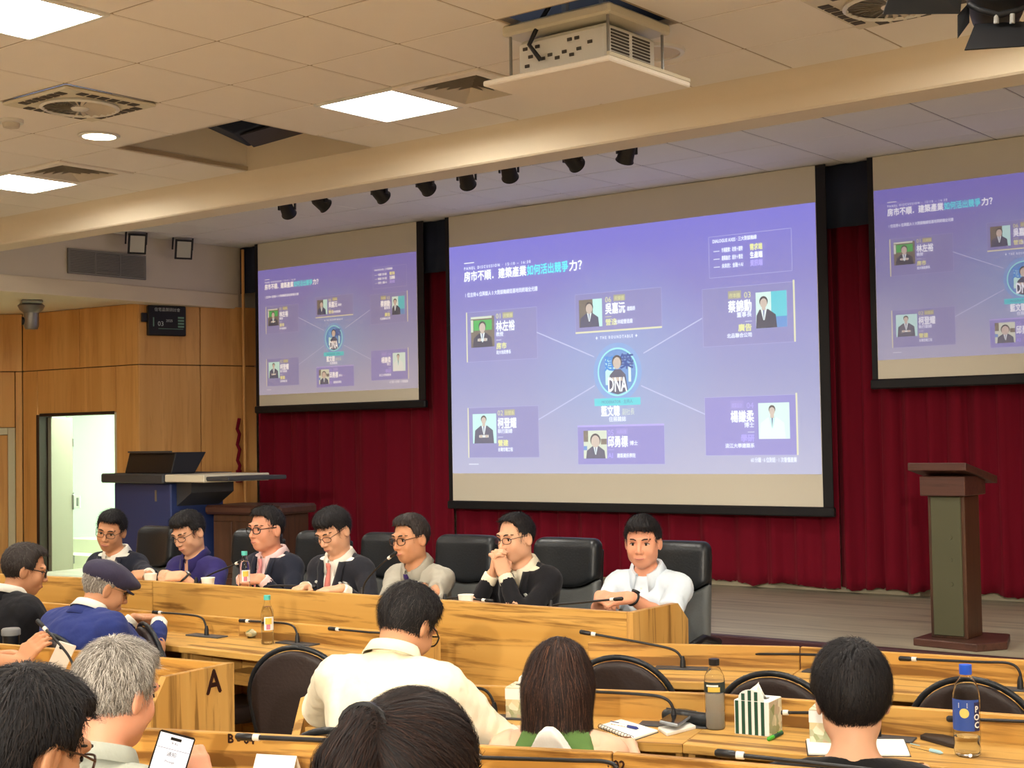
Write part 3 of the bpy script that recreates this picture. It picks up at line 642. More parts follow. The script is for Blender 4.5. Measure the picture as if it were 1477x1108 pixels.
# ceiling dome camera under the soffit
p = atz(45, 434, ZSOF)
t = thing('ceiling_camera', 'silver pan and tilt camera hanging under the left soffit', 'camera', p, math.radians(-30))
MB().box((-.17, -.1, -.035), (.17, .1, 0), .01).build('bracket', 'steel', t)
MB().lathe([(.001, -.03), (.11, -.03), (.13, -.05), (.11, -.09), (.075, -.12), (.075, -.24), (.06, -.28), (.001, -.28)], 24).build('housing', 'steel', t, .7)
MB().lathe([(.001, -.09), (.04, -.09), (.04, -.05), (.001, -.05)], 16, (0, 0, -.2), axis=1).build('lens', 'black_plastic', t, .7)
# information board on the angled wall
tt, LL, aa = facet(PB, PA); s0, z0 = foff(PB, PA, 211, 484); s1, z1 = foff(PB, PA, 265, 443)
t = thing('information_board', 'black electronic board with small white lettering on the wood wall', 'display board', (PB[0]+tt[0]*s0, PB[1]+tt[1]*s0, z0), aa)
bw, bh = s1-s0, z1-z0
MB().box((0, -.06, 0), (bw, -.002, bh), .008).build('case', 'black_plastic', t)
MB().box((-.06, -.04, bh*.45), (0, -.01, bh*.75), .004).build('side_box', 'black_plastic', t)
plain('print_white', lin(205, 215, 215), .6); plain('print_green', lin(120, 160, 140), .6)
tb = MB(); vv, ff = text_mesh('住宅品質研討會', bh*.13, 'CENTER'); tb.add([(bw/2+p_[0], -.062, bh*.82+p_[1]) for p_ in vv], ff)
vv, ff = text_mesh('03', bh*.22, 'LEFT'); tb.add([(bw*.24+p_[0], -.062, bh*.32+p_[1]) for p_ in vv], ff); vv, ff = text_mesh('2025', bh*.12, 'LEFT'); tb.add([(bw*.46+p_[0], -.062, bh*.46+p_[1]) for p_ in vv], ff)
tb.build('lettering', 'print_white', t)
gl = MB()
for k in range(4): gl.box((bw*.78, -.0615, bh*(.28+.1*k)), (bw*.94, -.0605, bh*(.34+.1*k)))
gl.box((bw*.26, -.0615, bh*.22), (bw*.92, -.0605, bh*.235)); gl.box((bw*.12, -.0615, bh*.3), (bw*.15, -.0605, bh*.6)); gl.build('table_print', 'print_green', t)

# ------------------------------------------------------------------ wooden lectern on the stage
t = thing('speaker_lectern', 'dark brown wooden lectern with olive front panel on the stage', 'lectern', (-3.19, 8.33, STG), 0)
MB().prism([(-.27, -.20), (.13, -.26), (.24, -.08), (.14, .25), (-.27, .25)], 0, .045, 2).build('base', 'dark_wood', t, None, .006)
MB().box((-.195, -.11, .045), (.025, .12, .87), .004).build('column', 'dark_wood_v', t)
MB().box((-.175, -.122, .06), (.005, -.109, .865), .004).build('front_panel', 'olive_panel', t)
MB().box((-.225, -.15, .87), (.045, .18, .985), .004).build('head_block', 'dark_wood', t)
MB().prism([(-.20, 1.065), (-.20, 1.02), (.30, .93), (.30, .975)], -.275, .075, 0).build('reading_top', 'dark_wood', t, None, .005)
for z in (.36, .5, .63): MB().lathe([(.001, -.126), (.011, -.126), (.013, -.12), (.001, -.12)], 14, (-.06, 0, z), axis=1).build('emblem_dot', 'olive_panel', t)
# ------------------------------------------------------------------ digital lectern at the left of the stage
plain('navy_metal', lin(44, 60, 112), .45)
t = thing('digital_lectern', 'blue and grey digital lectern with tilted monitor at the left of the stage', 'lectern', (-11.25, 8.25, STG), math.radians(-6))
MB().box((.08, .0, 0), (1.02, .55, .90), .01).build('cabinet', 'navy_metal', t)
MB().box((-.02, -.08, .90), (1.02, .66, .985), .012).build('worktop', 'dark_grey', t)
MB().box((1.02, -.06, .915), (1.62, .62, .98), .008).build('side_tray', 'ivory', t)
MB().box((1.62, -.04, .93), (1.95, .56, .965), .008).build('pull_out_shelf', 'dark_grey', t)
MB().prism([(1.02, .70), (1.25, .82), (1.25, .915), (1.02, .915)], .06, .5, 1).build('tray_bracket', 'dark_grey', t)
mo = MB().prism([(.05, .985), (.30, .985), (.42, 1.17), (.10, 1.17)], .18, .95, 0).build('monitor', 'black_plastic', t, None, .008)
MB().box((.22, .06, 1.171), (.91, .09, 1.185)).build('monitor_edge', 'dark_grey', t)
MB().box((.77, -.004, .74), (.80, .0, .84)).build('lock', 'steel', t)
# dark carved stand behind the panel chairs
t = thing('carved_stand', 'low dark carved wooden stand behind the second panel chair', 'stand', (-9.75, 8.75, STG), math.radians(10))
MB().box((-.36, -.22, .04), (.36, .22, .62), .01).build('body', 'dark_wood_v', t); MB().box((-.42, -.27, .62), (.42, .27, .70), .02).build('top', 'dark_wood', t); MB().box((-.40, -.25, 0), (.40, .25, .06), .01).build('plinth', 'dark_wood', t)
for k in (-.24, 0, .24): MB().box((k-.1, -.235, .1), (k+.1, -.22, .56), .008).build('carved_panel', 'dark_wood_v', t)

# ------------------------------------------------------------------ projector on its lift
p = atx(840, 122, -3.79); PZ = p[2]
t = thing('ceiling_projector', 'white projector on a lowered lift plate under the open ceiling tile', 'projector', (-3.80, 5.42, PZ))
MB().box((-.35, -.33, 0), (.35, .33, .025), .006).build('lift_plate', 'ceiling_tile', t)
MB().box((-.35, .315, .025), (.35, .33, .04)).build('plate_rim', 'ivory', t); MB().box((.335, -.33, .025), (.35, .315, .04)).build('plate_rim', 'ivory', t)
bd = MB().box((-.25, -.2, .045), (.25, .2, .215), .02).build('body', 'white_plastic', t)
MB().box((-.30, -.25, .235), (.30, .25, .285), .01).build('top_cover', 'ivory', t)
for sx in (-.27, .27):
    for sy in (-.22, .22): MB().tube([(sx, sy, .02), (sx, sy, .24)], .007, 8).build('rod', 'steel', t)
for r0 in range(2):
    for k in range(9): MB().box((.249, -.17+.17*r0, .065+.0145*k), (.254, -.03+.17*r0, .0735+.0145*k)).build('vent_slot', 'slot_dark', bd)
for k, (x, z) in enumerate(((-.2, .17), (-.17, .13), (-.13, .17), (-.1, .11), (-.06, .12), (-.02, .1), (.02, .12), (.06, .1), (.1, .12), (-.19, .09), (.16, .14), (.05, .17), (.09, .17))):
    MB().box((x-.012, -.205, z-.007), (x+.012, -.199, z+.007)).build('port', 'slot_dark', bd)
MB().tube([(-.1, -.22, .1), (-.14, -.25, .17), (-.10, -.23, .26), (-.02, -.15, .45), (.06, -.1, .75)], .011, 8).build('cable', 'black_plastic', t, .9)
for a in ((-.08, -.05), (.06, .05)):
    MB().box((a[0]-.012, a[1]-.012, .285), (a[0]+.012, a[1]+.012, 4.2-PZ)).build('lift_post', 'steel', t)
for z in (.4, .55): MB().tube([(-.08, -.05, z), (.06, .05, z+.12)], .009, 8).build('lift_brace', 'steel', t)
# ------------------------------------------------------------------ theatre light with barn doors, top right
p = atd(1440, -30, 4.5); plain('lamp_black', lin(20, 22, 26), .55)
t = thing('theatre_light', 'black theatre light with barn doors at the upper right corner', 'stage light', p)
def flap(name, pts):
    q = np.array([atd(x, y, c)-p for x, y, c in pts]); n_ = unit3(np.cross(q[1]-q[0], q[2]-q[0]))*.004; k = len(q)
    MB().add([*q, *(q+n_)], [tuple(range(k)), tuple(range(2*k-1, k-1, -1))]+[(i, (i+1) % k, k+(i+1) % k, k+i) for i in range(k)]).build(name, 'lamp_black', t)
unit3 = lambda v: v/np.linalg.norm(v)
flap('barn_door', [(1273, 21, 4.42), (1384, 20, 4.5), (1392, -62, 4.5), (1300, -62, 4.40)])
flap('barn_door', [(1391, 73, 4.40), (1500, 66, 4.40), (1492, 32, 4.5), (1406, 36, 4.5)])
flap('barn_door', [(1381, 22, 4.5), (1381, 56, 4.42), (1397, 34, 4.5), (1397, 4, 4.56)])
flap('barn_door', [(1492, 20, 4.5), (1600, 10, 4.42), (1580, -70, 4.42), (1490, -62, 4.5)])
R_ = atd(1441, -60, 4.5)-p; ax_ = unit3(np.array([-.35, .85, -.25]))
MB().tube([ax_*k for k in (-.02, .0, .12, .22, .26)], [.085, .092, .092, .075, .03], 24).build('housing', 'lamp_black', t, .7)
MB().tube([atd(1398, 6, 4.5)-p, atd(1412, 14, 4.48)-p, atd(1440, 22, 4.47)-p, atd(1470, 14, 4.48)-p, atd(1486, 4, 4.5)-p], .010, 8).build('gel_ring', 'lamp_black', t, .9)
for x in (1437, 1460): MB().tube([atd(x, 20, 4.47)-p, atd(x, 34, 4.47)-p], .008, 8).build('hinge', 'grille_grey', t, .9)
MB().tube([(-.12, .05, 0), (-.12, .05, .14), (0, .05, .2), (.12, .05, .14), (.12, .05, 0)], .012, 8).build('yoke', 'lamp_black', t, .9)
MB().tube([(0, .05, .2), (0, .05, ZC-p[2])], .015, 8).build('hanger', 'lamp_black', t)
# ------------------------------------------------------------------ implicit surfaces (for bodies, clothes, cushions)
F32 = np.float32
def capsule(P, a, b, ra, rb=None):
    rb = ra if rb is None else rb
    a = np.asarray(a, F32); b = np.asarray(b, F32); ab = b-a; L2 = float(ab@ab)+1e-9
    t = np.clip(((P-a)@ab)/L2, 0, 1); d = P-a-t[:, None]*ab
    return np.sqrt((d*d).sum(1))-(ra+(rb-ra)*t)
def ellip(P, c, r, Rm=None):
    q = P-np.asarray(c, F32)
    if Rm is not None: q = q@np.asarray(Rm, F32)
    r = np.asarray(r, F32); k0 = np.sqrt(((q/r)**2).sum(1)); k1 = np.sqrt(((q/(r*r))**2).sum(1))+1e-9
    return k0*(k0-1)/k1
def rbox(P, c, h, r, Rm=None):
    q = P-np.asarray(c, F32)
    if Rm is not None: q = q@np.asarray(Rm, F32)
    d = np.abs(q)-(np.asarray(h, F32)-r); return np.sqrt((np.maximum(d, 0)**2).sum(1))+np.minimum(d.max(1), 0)-r
def smin(a, b, k):
    h = np.clip(.5+.5*(b-a)/k, 0, 1); return b+(a-b)*h-k*h*(1-h)
def smax(a, b, k): return -smin(-a, -b, k)
def snets(vals, lo, h):
    s = vals < 0; n = np.array(vals.shape); cnt = np.zeros(n-1, np.int8)
    C = [(i, j, k) for i in (0, 1) for j in (0, 1) for k in (0, 1)]
    for i, j, k in C: cnt += s[i:n[0]-1+i, j:n[1]-1+j, k:n[2]-1+k]
    ids = np.nonzero((cnt > 0) & (cnt < 8)); ijk = np.stack(ids, 1)
    if len(ijk) == 0: return np.zeros((0, 3)), []
    index = -np.ones(n-1, np.int64); index[ids] = np.arange(len(ijk))
    acc = np.zeros((len(ijk), 3)); num = np.zeros(len(ijk))
    for a in C:
        for ax in range(3):
            if a[ax]: continue
            b = list(a); b[ax] = 1
            va = vals[ijk[:, 0]+a[0], ijk[:, 1]+a[1], ijk[:, 2]+a[2]]; vb = vals[ijk[:, 0]+b[0], ijk[:, 1]+b[1], ijk[:, 2]+b[2]]
            m = (va < 0) != (vb < 0); t = np.where(m, va/np.where(m, va-vb, 1), 0)
            p = np.tile(np.array(a, float), (len(ijk), 1)); p[:, ax] = t
            acc += p*m[:, None]; num += m
    V = np.asarray(lo)+h*(ijk+acc/num[:, None]); Fs = []
    for ax in range(3):
        u, w = (ax+1) % 3, (ax+2) % 3
        sl = [slice(None)]*3; sl2 = [slice(None)]*3; sl[ax] = slice(0, n[ax]-1); sl2[ax] = slice(1, n[ax])
        A = s[tuple(sl)]; B = s[tuple(sl2)]; e = np.stack(np.nonzero(A != B), 1)
        e = e[(e[:, u] > 0) & (e[:, w] > 0) & (e[:, u] < n[u]-1) & (e[:, w] < n[w]-1)]
        q = []
        for du, dw in ((-1, -1), (0, -1), (0, 0), (-1, 0)):
            c = e.copy(); c[:, u] += du; c[:, w] += dw; q.append(index[c[:, 0], c[:, 1], c[:, 2]])
        q = np.stack(q, 1); fl = A[e[:, 0], e[:, 1], e[:, 2]]
        q = np.where(fl[:, None], q, q[:, ::-1]); Fs.append(q[(q >= 0).all(1)])
    return V, np.concatenate(Fs)
def sdf_geo(fn, lo, hi, h):
    lo = np.asarray(lo, float); hi = np.asarray(hi, float); n = np.ceil((hi-lo)/h).astype(int)+1
    ax = [np.arange(n[k], dtype=F32)*F32(h)+F32(lo[k]) for k in range(3)]
    G = np.stack(np.meshgrid(*ax, indexing='ij'), -1).reshape(-1, 3)
    return snets(fn(G).reshape(n).astype(np.float64), lo, h)
def geo_join(gs):
    V = []; Fq = []; o = 0
    for v, f in gs:
        if len(v) == 0: continue
        V.append(v); Fq.append(np.asarray(f)+o); o += len(v)
    return np.concatenate(V), np.concatenate(Fq)
def geo_obj(name, g, mat, parent=None, smooth=9):
    v, f = g; me = bpy.data.meshes.new(name)
    me.vertices.add(len(v)); me.vertices.foreach_set('co', np.asarray(v, F32).ravel())
    f = np.asarray(f); me.loops.add(f.size); me.loops.foreach_set('vertex_index', f.ravel().astype(np.int32))
    me.polygons.add(len(f)); me.polygons.foreach_set('loop_start', np.arange(len(f), dtype=np.int32)*4)
    me.update(calc_edges=True); me.validate()
    return obj(name, me, mat, parent, smooth)
def vnoise(P, sc, seed=0):          # cheap smooth pseudo-noise in -1..1
    a = np.random.RandomState(seed); r = 0
    for k in range(5):
        d = a.normal(size=3); d /= np.linalg.norm(d); r = r+np.sin(P@(d*sc*(1+.45*k)).astype(F32)+F32(a.uniform(0, 6.28)))
    return r/5
# ------------------------------------------------------------------ desks
HT, HU, DD = .755, .84, .37            # desk surface, upstand top, depth
def desk_unit(p0, p1, label, group, ends=(False, False), shelf=True, hu=HU, name='audience_desk', mitre=(0, 0), base=0.0):
    p0 = np.array(p0, float); p1 = np.array(p1, float); t = p1-p0; L = np.linalg.norm(t); a = math.atan2(t[1], t[0])
    r = thing(name, label, 'desk', (p0[0], p0[1], base), a, group)
    e = .0015
    MB().box((e, 0, 0), (L-e, .025, hu), .003).build('front_board', 'desk_wood', r)
    MB().prism([(e, -.001), (e-mitre[0], -DD), (L-e+mitre[1], -DD), (L-e, -.001)], HT-.028, HT, 2).build('desktop', 'desk_wood', r, None, .003)
    if shelf:
        MB().box((.07, -DD+.06, .60), (L-.07, -.001, .618), .002).build('shelf', 'desk_wood', r)
        MB().box((.07, -DD+.06, .618), (L-.07, -DD+.075, .655), .002).build('shelf_lip', 'desk_wood', r)
    o2 = [(-DD+.03, 0), (-.001, 0), (-.001, HT-.029), (-DD+.03, HT-.029)]
    oe = [(.025, 0), (.025, hu+.001), (-.335, hu+.001), (-DD-.04, hu-.11), (-DD-.04, 0)]
    for k, x in enumerate((0, L)):
        if ends[k]: MB().prism(oe, x if k else x-.028, x+.028 if k else x, 0).build('end_panel', 'desk_wood_end', r)
        else: MB().prism(o2, x+.002 if k == 0 else x-.022, x+.022 if k == 0 else x-.002, 0).build('support', 'desk_wood_end', r)
    if L > 1.3: MB().prism(o2, L/2-.01, L/2+.01, 0).build('support', 'desk_wood_end', r)
    return r, a
GR = 'wooden audience desks'
desk_unit((-7.4, 4.51), (-5.32, 4.627), 'front row wooden desk of the suited man and the capped man', GR, (True, False))
L1b, _ = desk_unit((-5.32, 4.627), (-4.13, 4.66), 'front row wooden desk with the teal capped bottle, left of the aisle', GR, (False, True))
A_, A_a = desk_unit((-6.6, 3.36), (-4.30, 3.665), 'second row wooden desk whose end panel carries a letter', GR, (False, True))
R1a, _ = desk_unit((-3.44, 4.83), (-2.66, 5.16), 'front row wooden desk right of the aisle beside the panel end', GR, (False, False), mitre=(0, -.053))
R1b, _ = desk_unit((-2.66, 5.16), (-1.0, 5.39), 'front row wooden desk in front of the stage lectern', GR, (False, True), mitre=(-.053, 0))
R2a, R2aa = desk_unit((-3.60, 3.63), (-2.42, 4.09), 'second row wooden desk with the notebook and phones', GR, (True, False), mitre=(0, -.034))
R2b, R2ba = desk_unit((-2.42, 4.09), (-.75, 4.40), 'second row wooden desk with the striped tissue box', GR, (False, True), mitre=(-.034, 0))
R3a, R3aa = desk_unit((-3.25, 2.37), (-1.965, 2.85), 'third row wooden desk of the grey haired man', GR, (True, False), mitre=(0, -.025), base=.09)
R3b, R3ba = desk_unit((-1.965, 2.85), (-.5, 3.18), 'third row wooden desk along the bottom edge of the picture', GR, (False, True), mitre=(-.025, 0), base=.09)
desk_unit((-2.90, 1.47), (-1.63, 1.95), 'fourth row wooden desk below the picture in front of the ponytail', GR, (True, False), base=.18); desk_unit((-1.63, 1.95), (-.2, 2.28), 'fourth row wooden desk below the picture at the right', GR, (False, True), base=.18)
plain('letter_brown', lin(62, 30, 22), .6)
# letter on the end panel
tA = np.array([math.cos(A_a), math.sin(A_a)]); endp = np.array([-4.30, 3.665])+tA*.0295
def on_end(x, y): return atplane(x, y, (endp[0], endp[1], 0), (-tA[1], tA[0]))
qa, qb, qt = on_end(297, 1003), on_end(320, 999), on_end(309, 965)
vv, ff = text_mesh('A', 1.0, 'CENTER', .03); vv[:, 1] -= vv[:, 1].min(); vv[:, 1] /= vv[:, 1].max(); vv[:, 0] /= (vv[:, 0].max()-vv[:, 0].min())
wA = np.linalg.norm((qb-qa)[:2]); hA = qt[2]-(qa[2]+qb[2])/2; mid = (qa+qb)/2; zb = (qa[2]+qb[2])/2
inv = lambda w_: ((w_[:2]-np.array([-6.6, 3.36]))@tA, (w_[:2]-np.array([-6.6, 3.36]))@np.array([-tA[1], tA[0]]))
mx_, my_ = inv(mid)
MB().add([(mx_+.001, my_+p_[0]*wA, zb+p_[1]*hA) for p_ in vv], ff).build('letter', 'letter_brown', A_)['label'] = 'dark brown letter on the end panel'
def seat_tag(desk, p0, a, x, y, s):
    w_ = atplane(x, y, (p0[0], p0[1], 0), (math.cos(a), math.sin(a))); lx = (w_[:2]-np.array(p0))@np.array([math.cos(a), math.sin(a)])
    vv, ff = text_mesh(s, .032, 'CENTER', .0012); MB().add([(lx+p_[0], -.0015, w_[2]-.011-desk.location[2]+p_[1]) for p_ in vv], ff).build('seat_number', 'letter_brown', desk)
seat_tag(R3a, (-3.25, 2.37), R3aa, 348, 1066, 'B - 04'); seat_tag(R3b, (-1.965, 2.85), R3ba, 880, 1103, 'B - 02')

# the panel's long desk: a board in front, the work surface behind it
def panel_desk(p0, p1, label, ends):
    p0 = np.array(p0, float); p1 = np.array(p1, float); t = p1-p0; L = np.linalg.norm(t); a = math.atan2(t[1], t[0])
    r = thing('panel_desk', label, 'desk', (p0[0], p0[1], 0), a, 'long panel desk units'); e = .002
    MB().box((e, 0, 0), (L-e, .03, .96), .003).build('front_board', 'desk_wood', r)
    MB().box((e, .031, .86), (L-e, .45, .885), .003).build('desktop', 'desk_wood', r)
    for k, x in enumerate((0, L)):
        oe = [(0, 0), (0, .9605), (.37, .9605), (.455, .885), (.455, 0)] if ends[k] else [(.031, 0), (.031, .859), (.42, .859), (.42, 0)]
        s = .03 if ends[k] else .022
        MB().prism(oe, (x-s if k == 0 else x) if ends[k] else (x+.003 if k == 0 else x-.025), (x if k == 0 else x+s) if ends[k] else (x+.025 if k == 0 else x-.003), 0).build('end_panel' if ends[k] else 'support', 'desk_wood_end', r)
    return r
panel_desk((-8.7, 4.42), (-6.19, 4.80), 'left unit of the long wooden panel desk in front of the first panelist', (True, False))
panel_desk((-6.19, 4.80), (-3.31, 4.925), 'right unit of the long wooden panel desk ending in a slanted side', (False, True))

# ------------------------------------------------------------------ chairs
def leather(name, c, rough): plain(name, c, rough, bump=.12, bscale=90, vary=.08, vscale=8, spec=.45)
leather('black_leather', lin(30, 33, 36), .38); leather('brown_leather', lin(44, 34, 32), .5); leather('grey_leather', lin(96, 99, 98), .5)
def star_base(t, z=.40):
    MB().lathe([(.03, .06), (.03, .25), (.022, .25), (.022, z)], 14).build('column', 'black_metal', t, .7)
    for k in range(5):
        a = 2*math.pi*k/5+.3; d = np.array([math.cos(a), math.sin(a), 0])
        MB().tube([d*.02+[0, 0, .11], d*.15+[0, 0, .10], d*.29+[0, 0, .072]], [.024, .02, .015], 8).build('base_arm', 'black_metal', t, .7)
        c = MB().lathe([(.001, -.012), (.026, -.012), (.028, 0), (.026, .012), (.001, .012)], 12, axis=0); o = c.build('caster', 'black_plastic', t, .7); o.location = tuple(d*.29+[0, 0, .029]); o.rotation_euler = (0, 0, a+1.57)
def exec_chair(label, loc, rz):          # faces local +y; the back stands at y < 0
    t = thing('executive_chair', label, 'chair', loc, rz, 'black executive chairs of the panel')
    bend = lambda P: P[:, 1]-.05*np.clip((np.abs(P[:, 0])/.23), 0, 1.2)**2+.10*(P[:, 2]-.75)
    def warp(P): Q = P.copy(); Q[:, 1] = bend(P)+.26; return Q
    smile = lambda Q: Q[:, 2]-(.86+.07*(np.abs(Q[:, 0])/.22)**2)
    def head(P):
        Q = warp(P); d = rbox(Q, (0, .012, .975), (.205, .058, .15), .05); return smax(d, -smile(Q), .02)
    def back(P):
        Q = warp(P); d = rbox(Q, (0, 0, .71), (.205, .042, .29), .038); d = smax(d, smile(Q)+.006, .015); return d+.004*np.cos(np.clip(Q[:, 0]/.2, -1, 1)*9)*0
    geo_obj('headrest', sdf_geo(head, (-.28, -.46, .8), (.28, -.10, 1.22), .009), 'black_leather', t)
    geo_obj('backrest', sdf_geo(back, (-.28, -.46, .38), (.28, -.06, 1.0), .010), 'grey_leather', t)
    geo_obj('seat', sdf_geo(lambda P: rbox(P, (0, .02, .46), (.225, .25, .06), .05), (-.3, -.28, .36), (.3, .32, .56), .013), 'black_leather', t)
    geo_obj('back_shell', sdf_geo(lambda P: rbox(warp(P), (0, -.05, .78), (.185, .02, .29), .018), (-.28, -.48, .44), (.28, -.1, 1.14), .010), 'black_leather', t)
    for s in (-1, 1):
        MB().tube([(s*.25, -.2, .5), (s*.26, -.18, .63), (s*.26, .0, .67), (s*.255, .16, .65), (s*.25, .17, .52), (s*.24, .14, .44)], .021, 8).build('armrest', 'black_plastic', t, .9)
    star_base(t); return t
CH = [(float(aty(px, 775, yb)[0]), yb-.26) for px, yb in ((230, 6.15), (372, 6.2), (468, 6.25), (567, 6.3), (680, 6.35), (825, 6.4), (982, 6.45))]
ex0 = None
for i, (x, y) in enumerate(CH):
    lab = 'black leather executive chair ' + ('behind the first panelist at the left end', 'behind the panelist in the purple polo shirt', 'behind the third panelist with the pink tie', 'behind the fourth panelist looking down at his tie', 'behind the panelist in the grey shirt', 'behind the panelist with hands clasped at his mouth', 'at the right end behind the man in the white shirt')[i]
    rz = math.pi+math.radians((-4, -2, 0, 2, 4, 4, 8)[i])
    ex0 = exec_chair(lab, (x, y, 0), rz) if ex0 is None else (dup(ex0, (x, y, 0), rz, lab), ex0)[1]
def audience_chair(label, loc, rz):      # faces local +y
    t = thing('conference_chair', label, 'chair', loc, rz, 'black audience chairs')
    def outline_w(z): return .19+.05*np.clip((z-.40)/.36, 0, 1)
    def shape(P, th, gr):
        y = P[:, 1]+.24-.35*P[:, 0]**2+.12*(P[:, 2]-.5)
        top = np.sqrt((P[:, 0]/1.0)**2+np.maximum(P[:, 2]-.66, 0)**2*1.05)-(.212+gr)
        side = np.where(P[:, 2] > .66, top, np.abs(P[:, 0])-(.165+gr+.047*np.clip((P[:, 2]-.38)/.28, 0, 1)))
        d2 = np.maximum(side, .40-gr-P[:, 2]); return smax(d2, np.abs(y)-th, .02)
    geo_obj('backrest', sdf_geo(lambda P: shape(P, .022, -.012), (-.28, -.42, .36), (.28, -.12, .96), .010), 'brown_leather', t)
    def rim(P):
        y = P[:, 1]+.24-.35*P[:, 0]**2+.12*(P[:, 2]-.5)
        side = np.where(P[:, 2] > .66, np.sqrt(P[:, 0]**2+np.maximum(P[:, 2]-.66, 0)**2*1.05)-.212, np.abs(P[:, 0])-(.165+.047*np.clip((P[:, 2]-.38)/.28, 0, 1)))
        return np.sqrt(np.maximum(np.abs(side)-.0, 0)**2+(y-.010)**2)-.0115
    geo_obj('rim', sdf_geo(lambda P: np.maximum(rim(P), .39-P[:, 2]), (-.28, -.42, .36), (.28, -.12, .96), .0075), 'black_leather', t)
    geo_obj('seat', sdf_geo(lambda P: rbox(P, (0, .02, .45), (.235, .235, .04), .035), (-.27, -.25, .38), (.27, .29, .52), .014), 'brown_leather', t)
    MB().tube([(0, -.05, .40), (0, -.26, .42), (0, -.27, .55)], .02, 8).build('back_support', 'black_metal', t, .9)
    star_base(t, .41); return t
def seat_at(px, py, a):                  # root of a chair whose back's top edge shows at this pixel
    bk = atz(px, py, .877); o_ = rot2((0, -.283), math.radians(a)); return (bk[0]-o_[0], bk[1]-o_[1], 0)
ac0 = audience_chair('empty black rounded chair at the front row left of the aisle', seat_at(424, 931, 24), math.radians(24))
for lab, px, py, a in (('black rounded chair half hidden behind the suited man', 66, 912, 4), ('black rounded chair turned aside behind the capped man', 205, 897, -22), ('black rounded chair under the cream shirted man', 478, 1050, 16),
                     ('black rounded chair at the front row half hidden by the long haired woman', 890, 945, 22), ('black rounded chair at the front row behind the striped tissue box', 1112, 968, 13), ('black rounded chair at the front row beyond the blue capped bottle', 1398, 976, 9)):
    dup(ac0, seat_at(px, py, a), math.radians(a), lab)
for lab, x, y, a, bz in (('black chair carrying the long haired woman in green', -2.40, 3.24, 16, 0), ('black chair carrying the young man with short black hair', -1.66, 3.42, 10, 0), ('black chair carrying the grey haired man', -2.76, 1.98, 18, .09), ('black chair carrying the man with combed black hair', -2.02, 1.22, 20, .18), ('black chair carrying the woman with the ponytail', -1.36, 1.40, 14, .18), ('black chair carrying the man cut off by the left edge', -5.60, 2.86, -12, 0)):
    dup(ac0, (x, y, bz), math.radians(a), lab)

# ------------------------------------------------------------------ gooseneck microphones: base on the desk, stem in the vertical plane along the row
def arc_path(pts, n=7):
    pts = [np.array(p, float) for p in pts]; P = [pts[0]+(pts[0]-pts[1])]+pts+[pts[-1]+(pts[-1]-pts[-2])]; out = []
    for i in range(1, len(P)-2):
        for k in range(n):
            t = k/n; out.append(.5*(2*P[i]+(P[i+1]-P[i-1])*t+(2*P[i-1]-5*P[i]+4*P[i+1]-P[i+2])*t*t+(3*P[i]-P[i-1]-3*P[i+1]+P[i+2])*t**3))
    return out+[pts[-1]]
MICG = 'gooseneck microphones on the desks'
def mic(label, base, pts, ang, z=HT, plate=True, rad=.005):
    """base: pixel of the foot; pts: pixels from the foot up and out to the tip"""
    b0 = atz(base[0], base[1]+(3 if plate else 0), z); t = np.array([math.cos(ang), math.sin(ang)])
    w_ = [b0]+[atplane(x, y, b0, t) for x, y in pts]
    r = thing('gooseneck_microphone', label, 'microphone', b0, ang, MICG)
    loc = [np.array([(q[:2]-b0[:2])@t, 0, q[2]-z]) for q in w_]
    if plate: MB().box((-.11, -.035, 0), (.11, .035, .006), .002).build('base_plate', 'dark_grey', r)
    MB().lathe([(.012, .0), (.011, .03), (.006, .05)], 12).build('socket', 'black_metal', r, .7)
    path = arc_path(loc); d = path[-1]-path[-2]; d /= np.linalg.norm(d); tip = path[-1]
    MB().tube(path, rad, 8).build('stem', 'black_metal', r, .9)
    MB().tube([tip-d*.005, tip+d*.012], .0085, 10).build('ring', 'white_plastic', r, .9)
    MB().tube([tip+d*.012, tip+d*.02, tip+d*.055, tip+d*.06], [.006, .009, .0095, .006], 10).build('capsule', 'black_plastic', r, .9)
    return r
a1 = math.atan2(.033, 1.19); aP = math.atan2(.03, 2.03)
mic('gooseneck microphone beside the hands of the capped man', (298, 915), [(296, 900), (288, 890), (262, 886), (232, 884)], .056)
mic('gooseneck microphone behind the teal capped bottle on the front row', (429, 926), [(427, 910), (418, 901), (395, 898), (358, 896)], a1)
mic('gooseneck microphone reaching left from behind the white shirted man', (560, 938), [(560, 922), (552, 914), (530, 912), (488, 908)], a1)
mic('gooseneck microphone under the slanted end of the panel desk', (985, 962), [(983, 950), (970, 937), (930, 928), (857, 915)], .41)
mic('gooseneck microphone at the front row left of the young man with black hair', (1200, 968), [(1199, 955), (1190, 946), (1150, 944), (1078, 943.5)], .128)
mic('gooseneck microphone at the right edge in front of the lectern', (1472, 993), [(1471, 970), (1455, 957), (1410, 955), (1320, 951)], .128)
mic('gooseneck microphone beside the elbow of the white shirted man', (713, 1032), [(711, 1012), (700, 996), (680, 992), (640, 990)], R2aa)
mic('gooseneck microphone bending over the notebook beside the phones', (972, 1044), [(970, 1020), (955, 1006), (915, 1001), (835, 997)], R2aa)
mic('gooseneck microphone hidden by the neck of the young man', (1266, 1062), [(1265, 1045), (1252, 1033), (1215, 1029), (1135, 1028)], R2ba)
mic('gooseneck microphone crossing behind the blue capped bottle', (1560, 1090), [(1558, 1058), (1540, 1043), (1480, 1041), (1396, 1038)], R2ba)
mic('thick gooseneck microphone in front of the seat number on the third row, left', (590, 1140), [(589, 1095), (575, 1078), (500, 1070), (372, 1064)], R3aa, z=HT+.09, rad=.0062)
